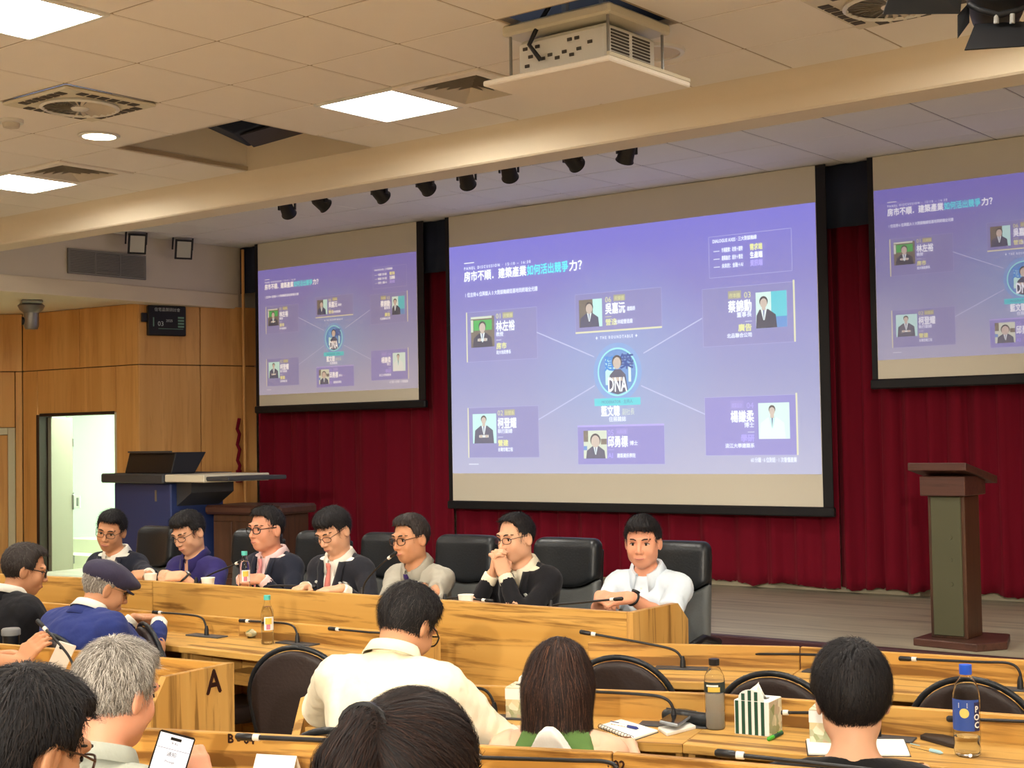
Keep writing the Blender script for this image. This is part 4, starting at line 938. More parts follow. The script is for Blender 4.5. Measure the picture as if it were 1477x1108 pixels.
mic('gooseneck microphone beside the ponytail on the third row', (893, 1162), [(892, 1118), (878, 1100), (820, 1097), (690, 1093)], R3ba, z=HT+.09)
mic('gooseneck microphone on the third row under the striped tissue box', (1330, 1205), [(1328, 1150), (1290, 1118), (1180, 1102), (1070, 1090)], R3ba, z=HT+.09)
mic('pale gooseneck microphone rising beside the hand with the phone', (107, 985), [(107, 968), (100, 948), (82, 925), (66, 908)], A_a)
mic('gooseneck microphone just above the letter panel', (266, 972), [(264, 962), (255, 958), (240, 962), (200, 970)], A_a)
mic('tall gooseneck microphone rising beside the purple polo shirt', (283, 846), [(290, 838), (305, 828), (325, 820), (341, 813)], .11, .885, False)
mic('low gooseneck microphone beside the third panelist', (372, 852), [(375, 847), (395, 845), (420, 845), (442, 846)], .11, .885, False)
mic('gooseneck microphone rising towards the man in the grey shirt', (522, 862), [(526, 842), (538, 826), (552, 812), (561, 805)], aP, .885, False)
mic('low gooseneck microphone beside the paper cup on the panel desk', (642, 872), [(644, 864), (660, 862), (680, 864), (697, 866)], aP, .885, False)
mic('gooseneck microphone pointing at the man in the white shirt on the panel', (795, 882), [(800, 873), (830, 870), (860, 867), (882, 865)], aP, .885, False)
# ------------------------------------------------------------------ people
def skin(name, c): 
    m = plain(name, c, .5, spec=.35, vary=.05, vscale=25); b = m.node_tree.nodes['Principled BSDF']
    b.inputs['Subsurface Weight'].default_value = .12; b.inputs['Subsurface Radius'].default_value = (.012, .005, .003); b.inputs['Subsurface Scale'].default_value = .5
    return m
skin('skin_light', lin(224, 172, 138)); skin('skin_tan', lin(206, 150, 112)); skin('skin_rosy', lin(222, 158, 126)); skin('skin_pale', lin(232, 186, 156))
def hairmat(name, c, c2, rough=.6, spec=.3):
    m, nt, b = new_mat(name); N = nt.nodes.new; Lk = nt.links.new
    tc = N('ShaderNodeTexCoord'); n = N('ShaderNodeTexNoise'); n.inputs['Scale'].default_value = 140; n.inputs['Detail'].default_value = 3; Lk(tc.outputs['Object'], n.inputs[0])
    mx = N('ShaderNodeMix'); mx.data_type = 'RGBA'; Lk(n.outputs[0], mx.inputs[0]); mx.inputs[6].default_value = (*c, 1); mx.inputs[7].default_value = (*c2, 1)
    Lk(mx.outputs[2], b.inputs['Base Color']); b.inputs['Roughness'].default_value = rough; b.inputs['Specular IOR Level'].default_value = spec
hairmat('hair_black', lin(16, 15, 17), lin(34, 31, 33)); hairmat('hair_soft', lin(34, 29, 28), lin(62, 54, 50)); hairmat('hair_brown', lin(42, 27, 22), lin(70, 46, 36))
hairmat('hair_dark_brown', lin(26, 18, 17), lin(48, 33, 29)); hairmat('hair_grey', lin(96, 90, 82), lin(150, 143, 132)); hairmat('hair_silver', lin(176, 170, 160), lin(214, 208, 198)); hairmat('hair_pepper', lin(60, 55, 50), lin(104, 98, 92))
hairmat('hair_auburn', lin(84, 54, 40), lin(120, 82, 60)); hairmat('hair_whitish', lin(150, 140, 128), lin(190, 180, 168))
def cloth(name, c, rough=.85, bs=22, bump=.5): plain(name, c, rough, bump=bump, bscale=bs, vary=.06, vscale=7, spec=.2, sheen=.08, stretch=(1, 1, .55))
for nm, c in dict(suit_black=(30, 30, 34), suit_navy=(34, 37, 50), suit_charcoal=(38, 39, 46), blazer_blue=(44, 56, 116), polo_purple=(52, 46, 104), shirt_white=(236, 234, 222), shirt_cream=(240, 232, 206), shirt_pale=(214, 226, 236), shirt_pink=(236, 206, 204), shirt_grey=(172, 168, 154), shirt_sage=(166, 170, 158),
                  tie_pink=(226, 148, 148), tie_coral=(216, 128, 116), tie_purple=(58, 40, 92), tie_black=(28, 28, 34), top_green=(92, 124, 66), tee_black=(26, 26, 28), trousers_dark=(34, 34, 38), cap_felt=(58, 54, 74), shoe=(24, 22, 22), cloth_white=(232, 230, 222)).items(): cloth(nm, lin(*c))
plain('lens', (.9, .92, .92), .05, trans=1, ior=1.02, alpha=.25); plain('frame_black', lin(24, 22, 22), .35); plain('frame_gold', lin(150, 120, 70), .3, metal=.7); plain('frame_tort', lin(70, 44, 30), .35)
plain('eye_white', lin(220, 214, 206), .3); plain('iris', lin(30, 22, 18), .2); plain('lip', lin(184, 112, 100), .5); plain('brow', lin(34, 28, 26), .8); plain('badge', lin(225, 225, 215), .3)
def rotm(yaw, pitch, roll):      # yaw > 0 turns to the person's left, pitch > 0 looks down, roll > 0 tips to the person's right
    cy, sy = math.cos(yaw), math.sin(yaw); cp, sp_ = math.cos(-pitch), math.sin(-pitch); cr, sr = math.cos(roll), math.sin(roll)
    Rz = np.array([[cy, -sy, 0], [sy, cy, 0], [0, 0, 1]]); Rx = np.array([[1, 0, 0], [0, cp, -sp_], [0, sp_, cp]]); Ry = np.array([[cr, 0, sr], [0, 1, 0], [-sr, 0, cr]])
    return Rz@Rx@Ry
unit = lambda v: np.asarray(v, float)/(np.linalg.norm(v)+1e-9)
def head_sdf(Q, w=1.0, jaw=1.0):
    Q = Q/np.array([w, 1, 1], F32)
    d = ellip(Q, (0, -.014, .030), (.075, .094, .088))
    d = smin(d, ellip(Q, (0, .020, -.030), (.063, .070, .080)), .03)
    d = smin(d, ellip(Q, (0, .048, -.088), (.030*jaw, .030, .025)), .032)
    for s in (-1, 1):
        d = smin(d, ellip(Q, (s*.038, .056, -.028), (.024, .022, .026)), .02)
        d = smin(d, ellip(Q, (s*.045*jaw, .006, -.060), (.017, .034, .026)), .03)
    d = smin(d, capsule(Q, (-.036, .080, .030), (.036, .080, .030), .011), .014)
    for s in (-1, 1): d = smax(d, -ellip(Q, (s*.031, .101, .006), (.020, .020, .013)), .010)
    d = smin(d, capsule(Q, (0, .086, .016), (0, .106, -.026), .0065, .0105), .008)
    for s in (-1, 1): d = smin(d, ellip(Q, (s*.012, .095, -.031), (.0085, .011, .008)), .006)
    d = smin(d, ellip(Q, (0, .082, -.060), (.026, .014, .016)), .012)
    d = smax(d, -capsule(Q, (-.018, .1005, -.060), (.018, .1005, -.060), .0028), .004)
    for s in (-1, 1):
        a = math.radians(18)*s; Rm = np.array([[math.cos(a), -math.sin(a), 0], [math.sin(a), math.cos(a), 0], [0, 0, 1]])
        e = ellip(Q, (s*.079, -.012, -.006), (.008, .020, .033), Rm); e = smax(e, -ellip(Q, (s*.090, -.004, -.004), (.008, .011, .020)), .006)
        d = smin(d, e, .006)
    return d*.95
def hair_sdf(Q, st):
    g = st.get('grow', .010); w = st.get('w', 1.0)
    Q = Q/np.array([w, 1, 1], F32)
    d = ellip(Q, (0, -.014, .030+st.get('lift', .004)), (.076+g, .095+g, .088+g))
    if st.get('top'): d = smin(d, ellip(Q, (st.get('topx', 0), .02, .085), (.062, .075, .036+st['top'])), .025)
    hz = st.get('line', .066)
    cut = smax(st.get('temple', .030)+.25*np.maximum(Q[:, 2]-.02, 0)-Q[:, 1], Q[:, 2]-(hz+.012-2.2*Q[:, 0]**2+st.get('part', 0)*Q[:, 0]), .012)
    d = d+.0075*np.clip(1-cut/.026, 0, 1)*(cut > 0)
    d = smax(d, -cut, .006)
    ea = st.get('ear', 1.0)
    for s in (-1, 1): d = smax(d, -ellip(Q, (s*.088, .010, -.016), (.026*ea, .036*ea, .036)), .008)
    d = smax(d, -(Q[:, 2]+st.get('nape', .070)+.35*np.maximum(Q[:, 1], -.02)), .012)
    if st.get('taper'): d = smax(d, np.abs(Q[:, 0])-(.080+g-st['taper']*np.maximum(0, -.005-Q[:, 2])), .02)
    if st.get('bald'):                  # thin patch at the crown
        d = smax(d, -ellip(Q, st['bald'], (.034, .040, .03)), .012)
    return d
def vnormals(v, f):
    n = np.cross(v[f[:, 2]]-v[f[:, 0]], v[f[:, 3]]-v[f[:, 1]]); o = np.zeros_like(v)
    for k in range(4): np.add.at(o, f[:, k], n)
    return o/(np.linalg.norm(o, axis=1)[:, None]+1e-12)
def strands(geo, n, flow, length, width, lift=.12, segs=4, seed=1, jit=.25, sdf=None, depth=.0):
    rng = np.random.RandomState(seed); v, f = geo; vn = vnormals(v, f); fi = rng.randint(0, len(f), n); wts = rng.dirichlet((1, 1, 1, 1), n)
    p = (v[f[fi]]*wts[:, :, None]).sum(1); nn = (vn[f[fi]]*wts[:, :, None]).sum(1); nn /= np.linalg.norm(nn, axis=1)[:, None]+1e-9
    n = len(p); L = length*rng.uniform(.6, 1.2, n); jx = rng.normal(size=(n, 3))*jit; rows = []
    q = p-nn*.001; h_ = .004; off = rng.uniform(-.0005, .006, n)
    for k in range(segs+1):
        if k:
            d0 = sdf(q.astype(F32)); g_ = np.stack([sdf((q+e_).astype(F32))-d0 for e_ in np.eye(3)*h_], 1)/h_; gl_ = np.linalg.norm(g_, axis=1)[:, None]+1e-6; nn = g_/gl_
            q = q-nn*np.clip(d0/gl_[:, 0]-off-lift*.02*(k/segs)**2, -.01, .01)[:, None]
        d = flow(q)+jx; d -= nn*(d*nn).sum(1)[:, None]; d /= np.linalg.norm(d, axis=1)[:, None]+1e-9
        side = np.cross(d, nn); wd = width*(1-(k/segs)**1.5*.85)
        rows.append((q-side*wd/2, q+side*wd/2)); q = q+d*(L/segs)[:, None]
    V = np.stack([np.stack(r, 1) for r in rows], 1).reshape(-1, 3); base = np.arange(n)*(2*(segs+1)); F = []
    for k in range(segs): F.append(np.stack([base+2*k, base+2*k+1, base+2*k+3, base+2*k+2], 1))
    return V, np.concatenate(F)
def hand_prims(Wp, d, n, s, curl, spread=1.0, scale=1.0):
    """Wp wrist, d finger direction, n back-of-hand normal, s thumb side (+1: thumb towards +x of the hand frame)"""
    y = unit(d); z = unit(np.asarray(n, float)-y*(np.asarray(n, float)@y)); x = np.cross(y, z); R = np.stack([x, y, z], 1)*scale; W0 = np.asarray(Wp, float)
    T = lambda q: W0+R@np.asarray(q, float)
    pr = [('box', T((0, .046, 0)), (.037*scale, .046*scale, .013*scale), .012*scale, R/scale)]
    for i, (bx, L) in enumerate(((-.028, .058), (-.0095, .073), (.0095, .078), (.028, .068))):
        bx *= s; p = np.array([bx, .086, 0.0]); a = 0; sg = []
        for ln, ca in ((.46, .55), (.30, 1.0), (.24, .75)):
            a += ca*curl; q = p+L*ln*np.array([bx*.9*spread*(1-min(a, 1)), math.cos(a), -math.sin(a)]); sg.append((T(p), T(q))); p = q
        for k, (u, w) in enumerate(sg): pr.append(('cap', u, w, (.0090, .0083, .0075)[k]*scale, (.0083, .0075, .0066)[k]*scale))
    t = [np.array([s*.026, .018, -.006]), np.array([s*.050, .045, -.014-.012*curl]), np.array([s*(.052-.018*curl), .072, -.024-.014*curl]), np.array([s*(.046-.030*curl), .092, -.030-.016*curl])]
    for k in range(3): pr.append(('cap', T(t[k]), T(t[k+1]), (.0135, .0105, .0092)[k]*scale, (.0105, .0092, .0072)[k]*scale))
    return pr
def prims_sdf(P, prims, k=.006, g=0.0):
    d = None
    for q in prims:
        e = capsule(P, q[1], q[2], q[3]+g, q[4]+g) if q[0] == 'cap' else (rbox(P, q[1], np.asarray(q[2])+g, q[3], q[4]) if q[0] == 'box' else ellip(P, q[1], np.asarray(q[2])+g, q[3] if len(q) > 3 else None))
        d = e if d is None else smin(d, e, k)
    return d
def ik(S, Wt, l1, l2, hint):
    v = Wt-S; L = np.linalg.norm(v); mx = (l1+l2)*.985
    if L > mx: Wt = S+v*(mx/L); v = Wt-S; L = mx
    u = v/L; a = (l1*l1-l2*l2+L*L)/(2*L); h = math.sqrt(max(l1*l1-a*a, 1e-6)); p = np.asarray(hint, float); p = unit(p-u*(p@u))
    return S+u*a+p*h, Wt
def bounds(pts, m): p = np.array(pts); return p.min(0)-m, p.max(0)+m

def person(label, H, face, yaw=0, pitch=0, roll=0, lean=.08, side=0.0, skinm='skin_light', outfit=None, hands='clasp', C=None, CL=None, CR=None, hd=None, hair=None, glasses=None, female=False, eyes='open', hw=1.0, jaw=1.0, group='people', fine=False, head_fwd=.035, sw=None, brow=True, nose_up=0, curl=.95, elbow=(.38, -.40, -.80), neckdrop=.146, hs=1.0, seat=.50, build=1.0, base=0.0):
    """H: head centre in the room; face: azimuth the body faces (degrees from +X); C/CL/CR: hand targets in the room"""
    phi = math.radians(face); rz = phi-math.pi/2
    H = np.array(H, float)-[0, 0, base]; Hz = float(H[2]); Hl = np.array([side, lean+head_fwd, Hz]); o2 = np.array(H[:2])-rot2(Hl[:2], rz)
    root = thing('person', label, 'person', (o2[0], o2[1], base), rz, group)
    tol = lambda w_: np.array([*rot2(np.asarray(w_[:2])-o2, -rz), w_[2]-base])
    sw = sw or (.152 if female else .168); sw *= build
    NB = np.array([side*.8, lean, Hz-neckdrop*hs]); PV = np.array([0, 0, seat+.03]); up = unit(NB-PV); fw = unit(np.array([0, 1.0, 0])-up*up[1]); rt = np.cross(fw, up)
    Rh = rotm(math.radians(yaw), math.radians(pitch), math.radians(roll)); Rt = np.stack([rt, fw, up], 1)
    TL = np.linalg.norm(NB-PV); at = lambda r_, f_, u_: NB+rt*r_+fw*f_+up*u_
    hd_ = lambda q: Hl+Rh@(np.asarray(q, float)*hs)
    # torso
    b = build*(0.92 if female else 1.0)
    torso = [('ell', at(0, .015, -.20), (.150*b, .105*b, .16), Rt), ('ell', at(0, .02, -.34), (.138*b, .108*b, .14), Rt), ('ell', PV+np.array([0, .0, .02]), (.165*b, .125*b, .12), Rt), ('cap', at(-sw+.03, -.005, -.065), at(sw-.03, -.005, -.065), .056*b, .056*b), ('ell', at(0, -.03, -.13), (.155*b, .075*b, .11), Rt)]
    if female: torso += [('ell', at(s*.07, .09, -.22), (.055, .05, .055), Rt) for s in (-1, 1)]
    trap = [('cap', at(0, -.012, -.02), at(s*.13*b, -.01, -.058), .048, .040) for s in (-1, 1)]
    neck = [('cap', at(0, -.015, -.05), hd_((0, -.024, -.055)), .053 if not female else .045, .050 if not female else .042)]
    # arms
    l1, l2 = (.285, .245) if not female else (.262, .228); arms = {}; hp = {}; pts = []
    for s, nm in ((1, 'R'), (-1, 'L')):
        S = at(s*sw, -.005, -.072)
        if hands == 'clasp': c = tol(C); Wt = c+np.array([s*.080, -.055, .004]); d = np.array([-s*.80, .62, -.06]); n_ = np.array([s*.50, .35, .80]); cu = curl
        elif hands == 'mouth': c = tol(C); Wt = c+np.array([s*.040, -.012, -.085]); d = np.array([-s*.30, .12, .95]); n_ = np.array([s*.80, .50, .0]); cu = curl
        else:
            tgt = tol(CR if s > 0 else CL); Wt = tgt; dn = (hd or {}).get(nm); d, n_, cu = dn if dn else (np.array([-s*.35, .93, -.05]), np.array([s*.15, 0, 1]), .45)
        E, Wt = ik(S, np.asarray(Wt, float), l1, l2, np.array([elbow[0]*s, elbow[1], elbow[2]]))
        if (hands in ('clasp', 'rest')) and hands != 'mouth': pass
        arms[nm] = (S, E, Wt); hp[nm] = hand_prims(Wt, d, n_, -s if True else s, cu, scale=(.92 if female else 1.0))
        pts += [S, E, Wt]
    armp = []
    for nm, (S, E, Wt) in arms.items(): armp += [('cap', S, E, .045*b, .038*b), ('cap', E, E+(Wt-E)*.35, .038*b, .038*b), ('cap', E+(Wt-E)*.35, Wt, .038*b, .026)]
    legs = []
    for s in (-1, 1):
        K = np.array([s*.11, .42, .50]); A = np.array([s*.115, .40, .09]); legs += [('cap', PV+np.array([s*.09, 0, -.01]), K, .085, .060), ('cap', K, A, .058, .040), ('cap', A+[0, 0, -.04], A+[0, .15, -.055], .036, .030)]
    # --- body: one skin surface, finer at the head and hands
    HM = lambda P: head_sdf(((P-Hl.astype(F32))@Rh.astype(F32))/F32(hs), hw, jaw)*F32(hs)
    full = lambda P: smin(smin(HM(P), prims_sdf(P, neck, .02), .025), prims_sdf(P, torso+trap+armp+legs, .035), .03)
    upper = lambda P: smin(smin(HM(P), prims_sdf(P, neck, .02), .025), prims_sdf(P, torso[:1]+torso[3:4]+trap+armp, .035), .03)
    zc = Hz-.135*hs; gs = []
    hlo, hhi = Hl-np.array([.125, .14, .155])*hs, Hl+np.array([.125, .145, .145])*hs
    gs.append(sdf_geo(upper, hlo, hhi, .0045 if not fine else .0042))
    lo, hi = bounds(pts+[PV, NB, np.array([.2, .6, 0]), np.array([-.2, -.2, 0])], .10); hi[2] = max(hlo[2]+.012, NB[2]+.05, max(p_[2] for p_ in pts)+.06)
    inbox = lambda P: ((np.abs(P[:, 0]-Hl[0]) < .115*hs) & (P[:, 1] > hlo[1]+.01) & (P[:, 1] < hhi[1]-.01) & (P[:, 2] > hlo[2]+.01)) | (P[:, 2] > hhi[2]-.1)
    gs.append(sdf_geo(lambda P: np.where(inbox(P), F32(.02), full(P)), lo, hi, .018))
    for nm in 'RL':
        S, E, Wt = arms[nm]; fp = [('cap', E, E+(Wt-E)*.35, .038*b, .038*b), ('cap', E+(Wt-E)*.35, Wt, .038*b, .026)]
        bl, bh = bounds([q[1] for q in hp[nm]]+[q[2] for q in hp[nm] if q[0] == 'cap']+[Wt-(Wt-E)*.35], .022)
        gs.append(sdf_geo(lambda P: smin(prims_sdf(P, fp, .02), prims_sdf(P, hp[nm], .005), .012), bl, bh, .0042))
    geo_obj('body', geo_join(gs), skinm, root)
    # --- face
    face_y = lambda x, z: next((y for y in np.arange(.12, .0, -.001) if head_sdf(np.array([[x, y, z]], F32), hw, jaw)[0] < 0), .08)
    def hobj(name, mb, mat, par=root, smooth=.9):
        mb.v = [tuple(hd_(p)) for p in mb.v]; return mb.build(name, mat, par, smooth)
    if eyes:
        for s in (-1, 1):
            x = s*.031*hw; y = face_y(x, .005); hz_ = .0062 if eyes == 'open' else .0024
            e = MB().lathe([(.001, -1), (.6, -.8), (1, 0), (.6, .8), (.001, 1)], 14); e.v = [(x+a*.0135, y-.004+b_*.0075, .005-(0 if eyes == 'open' else .004)+c_*hz_) for a, b_, c_ in e.v]
            ey = hobj('eye', e, 'eye_white' if eyes == 'open' else 'brow')
            if eyes == 'open':
                i_ = MB().lathe([(.001, .0), (.0058, -.0006), (.0058, -.002), (.001, -.002)], 12, axis=1); i_.v = [(a+x, b_+y+.0042, c_+.005) for a, b_, c_ in i_.v]; hobj('iris', i_, 'iris', ey)
                l_ = MB().tube([(x-.0155, y-.004, .007), (x-.006, y+.004, .0125), (x+.006, y+.004, .0125), (x+.0155, y-.004, .007)], .0022, 6); hobj('lash_line', l_, 'brow', ey)
            if brow:
                bz = .029; pts_ = [(x+s*dx*hw, face_y((x+s*dx*hw), bz+dz)+.0005, bz+dz) for dx, dz in ((-.018, -.002), (-.006, .003), (.008, .004), (.019, -.001))]
                hobj('eyebrow', MB().tube(pts_, [.0026, .0038, .0034, .0018], 6), 'brow')
        pts_ = [(dx, face_y(dx, -.0605)+.0005, -.0605+dz) for dx, dz in ((-.022, .001), (-.011, -.001), (0, -.002), (.011, -.001), (.022, .001))]
        hobj('lips', MB().tube(pts_, [.002, .0042, .0046, .0042, .002], 6), 'lip')
    if glasses:
        g = bpy.data.objects.new('glasses', None); COL.objects.link(g); g.parent = root; hr = glasses.get('h', .018); wr = .026; gy = .099
        for s in (-1, 1):
            rim = [(s*.033*hw+wr*math.copysign(abs(math.cos(a))**.7, math.cos(a)), gy-.010*(abs(math.cos(a)) if math.cos(a)*s > 0 else 0), .003+hr*math.copysign(abs(math.sin(a))**.8, math.sin(a))) for a in np.linspace(0, 2*math.pi, 21)]
            hobj('rim', MB().tube(rim, glasses.get('r', .0022), 6), glasses['mat'], g); le = MB().add(rim[:-1], [tuple(range(20))]); hobj('lens', le, 'lens', g, None)
            hobj('temple', MB().tube([(s*.059*hw, gy-.010, .011), (s*.074*hw, .05, .014), (s*.081*hw, -.005, .014), (s*.080*hw, -.035, .0)], glasses.get('r', .0022)*.9, 6), glasses['mat'], g)
        hobj('bridge', MB().tube([(-.008, gy, .006), (0, gy+.002, .009), (.008, gy, .006)], glasses.get('r', .0022), 6), glasses['mat'], g)
    # --- hair
    if hair:
        hf = lambda P: hair_sdf(((P-Hl.astype(F32))@Rh.astype(F32))/F32(hs), hair)
        extra = hair.get('extra')
        if extra: hf0 = hf; hf = lambda P: extra(((P-Hl.astype(F32))@Rh.astype(F32))/F32(hs), hf0(P), P-Hl.astype(F32))
        gl, gh = hair.get('box', ((-.13, -.15, -.14), (.13, .15, .18)))
        amp = hair.get('amp', .0032)
        def hf2(P):
            Q = ((P-Hl.astype(F32))@Rh.astype(F32))/F32(hs); ang = np.arctan2(Q[:, 0], Q[:, 1]+.05); return hf(P)+amp*np.sin(ang*46+4*np.sin(Q[:, 2]*40))+amp*.8*vnoise(Q, 60, 3)
        hg = sdf_geo(hf2, Hl+np.array(gl)*hs, Hl+np.array(gh)*hs, hair.get('res', .0055)); geo_obj('hair', hg, hair['mat'], root)
        for j, (mat, n, ln, wd, lf, jt) in enumerate(hair.get('strands', ())):
            wh = np.array(hair.get('whorl', (.01, -.055, .12))); lng = hair.get('long')
            def flow(q):
                Q = (q-Hl)@Rh/hs; r = Q-wh; rn = r/(np.linalg.norm(r, axis=1)[:, None]+1e-6)
                fl = rn+np.array(hair.get('bias', (0, 0, -.3)))
                if lng: fl = fl*np.clip((Q[:, 2:3]-.02)/.08, 0, 1)
                if hair.get('to') is not None: tt_ = np.array(hair['to'])-Q; fl = tt_/(np.linalg.norm(tt_, axis=1)[:, None]+1e-6)
                o_ = fl@Rh.T
                if lng: o_ = o_+np.array([0, 0, -1.0])
                return o_
            geo = strands(hg, n, flow, ln, wd, lf, seed=7+j, jit=jt, segs=5, sdf=hf); so = geo_obj('hair_strands', geo, mat, root); so['kind'] = 'stuff'
    # --- clothes
    of = outfit or {}; slv = of.get('sleeve', 'long'); wr_ = of.get('wrinkle', .004); seed = abs(hash(label)) % 97 if False else sum(map(ord, label)) % 97
    h1 = .0085 if fine else .011
    tp = torso+trap
    def inv(P): q = P-NB.astype(F32); return q@rt.astype(F32), q@fw.astype(F32), q@up.astype(F32)
    def wr(P, a): w_ = vnoise(P*np.array([1, 1, .5], F32), 34, seed); return a*w_+a*1.3*(.5-np.abs(vnoise(P*np.array([1, .8, .6], F32), 52, seed+1)))+a*.3*vnoise(P, 95, seed+2)
    def sleeve_prims(u, g_add=0.0):
        o_ = []
        for nm, (S, E, Wt) in arms.items():
            if u <= 1: o_.append(('cap', S, S+(E-S)*u, .047*b+g_add, (.047-.003*u)*b+g_add))
            else:
                t_ = u-1; o_ += [('cap', S, E, .047*b+g_add, .040*b+g_add), ('cap', E, E+(Wt-E)*t_, .040*b+g_add, (.040-.011*t_)*b+g_add)]
        return o_
    def cut_sleeve(P, d, u):
        for nm, (S, E, Wt) in arms.items():
            A_0, B_0, t_ = (S, E, u) if u <= 1 else (E, Wt, u-1)
            ax = unit(B_0-A_0); e = A_0+(B_0-A_0)*t_; pl = (P-e.astype(F32))@ax.astype(F32); near = np.sqrt(((P-e.astype(F32))**2).sum(1))-.085; d = np.where(near < 0, smax(d, pl, .004), d)
        return d
    blo, bhi = bounds(pts+[PV-np.array([0, 0, .05]), NB], .13); bhi[2] = max(NB[2]+.075, max(p[2] for p in pts)+.07)
    if of.get('shirt'):
        u = {'long': 1.97, 'short': .72, 'none': 0}[slv]; g0 = .010
        def f_shirt(P):
            r_, f_, u_ = inv(P)
            d = prims_sdf(P, torso+trap, .035, g0)
            if slv != 'none' and not of.get('jacket'): d = smin(d, prims_sdf(P, sleeve_prims(u, g0+(.006 if slv == 'short' else .002)), .03), .03)
            d = d+wr(P, wr_*(.5 if of.get('jacket') else 1)); d = cut_sleeve(P, d, u) if slv != 'none' and not of.get('jacket') else d
            d = np.where(r_*r_+f_*f_ < .125**2, smax(d, (u_-.012+np.maximum(f_, 0)*.28), .006), d)      # neckline
            if of.get('vneck'): d = smax(d, -np.maximum(np.abs(r_)-of['vneck']*(np.clip((u_+.13)/.13, 0, 1)), .01-f_), .006)
            if slv == 'none': d = smax(d, np.abs(r_)-(sw-.030)+.35*np.maximum(u_+.10, 0), .01)
            return smax(d, -(P[:, 2]-(seat-.02)), .01)
        if of.get('jacket'):
            g_ = [sdf_geo(f_shirt, at(0, 0, -.2)-.24, at(0, 0, 0)+np.array([.24, .24, .08]), .012)]
            for nm, (S, E, Wt) in arms.items():
                cl, chh = bounds([E+(Wt-E)*.75, Wt], .065)
                cp_ = ('cap', E, Wt, .045*b+.008, .034)
                g_.append(sdf_geo(lambda P: np.maximum(capsule(P, E, Wt, .044, .0365), np.maximum((P-(E+(Wt-E)*.985).astype(F32))@unit(Wt-E).astype(F32), -(P-(E+(Wt-E)*.8).astype(F32))@unit(Wt-E).astype(F32))), cl, chh, .006))
            geo_obj('shirt', geo_join(g_), of['shirt'], root)
        else: geo_obj('shirt', sdf_geo(f_shirt, blo, bhi, h1), of['shirt'], root)
        if of.get('collar', True):
            n = 26; v = []; A0 = math.radians(of.get('gap', 16)); cr = .067 if not female else .058
            for k in range(n):
                a = A0+(2*math.pi-2*A0)*k/(n-1); fr = max(0, math.cos(a)); tipk = max(0, 1-min(k, n-1-k)/3.5)
                for rr, zz in ((cr-.003, -.014), (cr-.002, .040-.016*fr), (cr+.008, .042-.017*fr), (cr+.023+.012*tipk, .006-.048*tipk-.010*fr)):
                    v.append(at(rr*math.sin(a)*1.02, rr*math.cos(a)*1.0-.012, zz-.018*fr+.012*(1-fr)*0))
            f = [(k*4+j, (k+1)*4+j, (k+1)*4+j+1, k*4+j+1) for k in range(n-1) for j in range(3)]
            o = MB().add(v, f).build('collar', of.get('collar_mat', of['shirt']), root, 1.0); sd = o.modifiers.new('s', 'SOLIDIFY'); sd.thickness = .003; sd.offset = 1
    cloth_front = None
    if of.get('jacket'):
        g0 = .019; V0 = of.get('v', .30)
        def f_jack(P):
            r_, f_, u_ = inv(P)
            d = smin(prims_sdf(P, torso+trap, .04, g0), prims_sdf(P, sleeve_prims(1.93, .009), .03), .03)
            d = d+wr(P, wr_); d = cut_sleeve(P, d, 1.90)
            wv = .056*np.clip((u_+V0)/V0, 0, 1.15); d = smax(d, -np.maximum(np.maximum(np.abs(r_)-wv, .02-f_), f_-.19), .004)
            d = np.where(r_*r_+f_*f_ < .125**2, smax(d, u_-.006-.020*np.clip(-f_*30, 0, 1)+np.maximum(f_, 0)*.22, .008), d)
            return smax(d, -(P[:, 2]-(seat-.04)), .01)
        geo_obj('jacket', sdf_geo(f_jack, blo, bhi, h1), of['jacket'], root); cloth_front = f_jack
        def front(r_, u_):
            a_ = np.linspace(.26, -.02, 113); P = np.array([at(r_, f_, u_) for f_ in a_], F32); d = prims_sdf(P, torso+trap, .04, g0); i = np.argmax(d < 0); return a_[i] if (d < 0).any() else .1
        for s in (-1, 1):            # lapels
            v = []
            for k in range(9):
                t_ = k/8; u_ = .005-(V0-.01)*t_; wi = .056*max(0, min(1.15, (u_+V0)/V0)); wo = wi+.052*math.sin(math.pi*min(1, .22+t_*.78))**.8*(1-t_*.55)+.002
                if k == 3: wo += .008
                v += [at(s*wi, front(s*wi, u_)+.006, u_), at(s*(wi+wo)/2, front(s*(wi+wo)/2, u_)+.015, u_), at(s*wo, front(s*wo, u_)+.011, u_)]
            f = [(3*k+j, 3*k+3+j, 3*k+4+j, 3*k+1+j) for k in range(8) for j in range(2)]
            o = MB().add(v, f).build('lapel', of['jacket'], root, 1.0); sd = o.modifiers.new('s', 'SOLIDIFY'); sd.thickness = .004
            if s == -1 or of.get('badges', 1) > 1:
                if of.get('badges'): q = at(s*.085, front(s*.085, -.10)+.012, -.10); o = MB().lathe([(.001, -.003), (.011, -.003), (.012, .003), (.001, .004)], 14, axis=1); o.v = [tuple(q+rt*a_+fw*b_+up*c_) for a_, b_, c_ in o.v]; o.build('lapel_pin', 'badge', root, .9)
        n = 18; v = []                  # jacket collar round the back of the neck
        for k in range(n):
            a = math.radians(70)+(2*math.pi-math.radians(140))*k/(n-1); fr = max(0, math.cos(a))
            for rr, zz in ((.070, -.025), (.070, .006), (.078, .008), (.098, -.036)): v.append(at(rr*math.sin(a)*1.05, rr*math.cos(a)-.016, zz-.02*fr))
        o = MB().add(v, [(k*4+j, (k+1)*4+j, (k+1)*4+j+1, k*4+j+1) for k in range(n-1) for j in range(3)]).build('jacket_collar', of['jacket'], root, 1.0); sd = o.modifiers.new('s', 'SOLIDIFY'); sd.thickness = .004
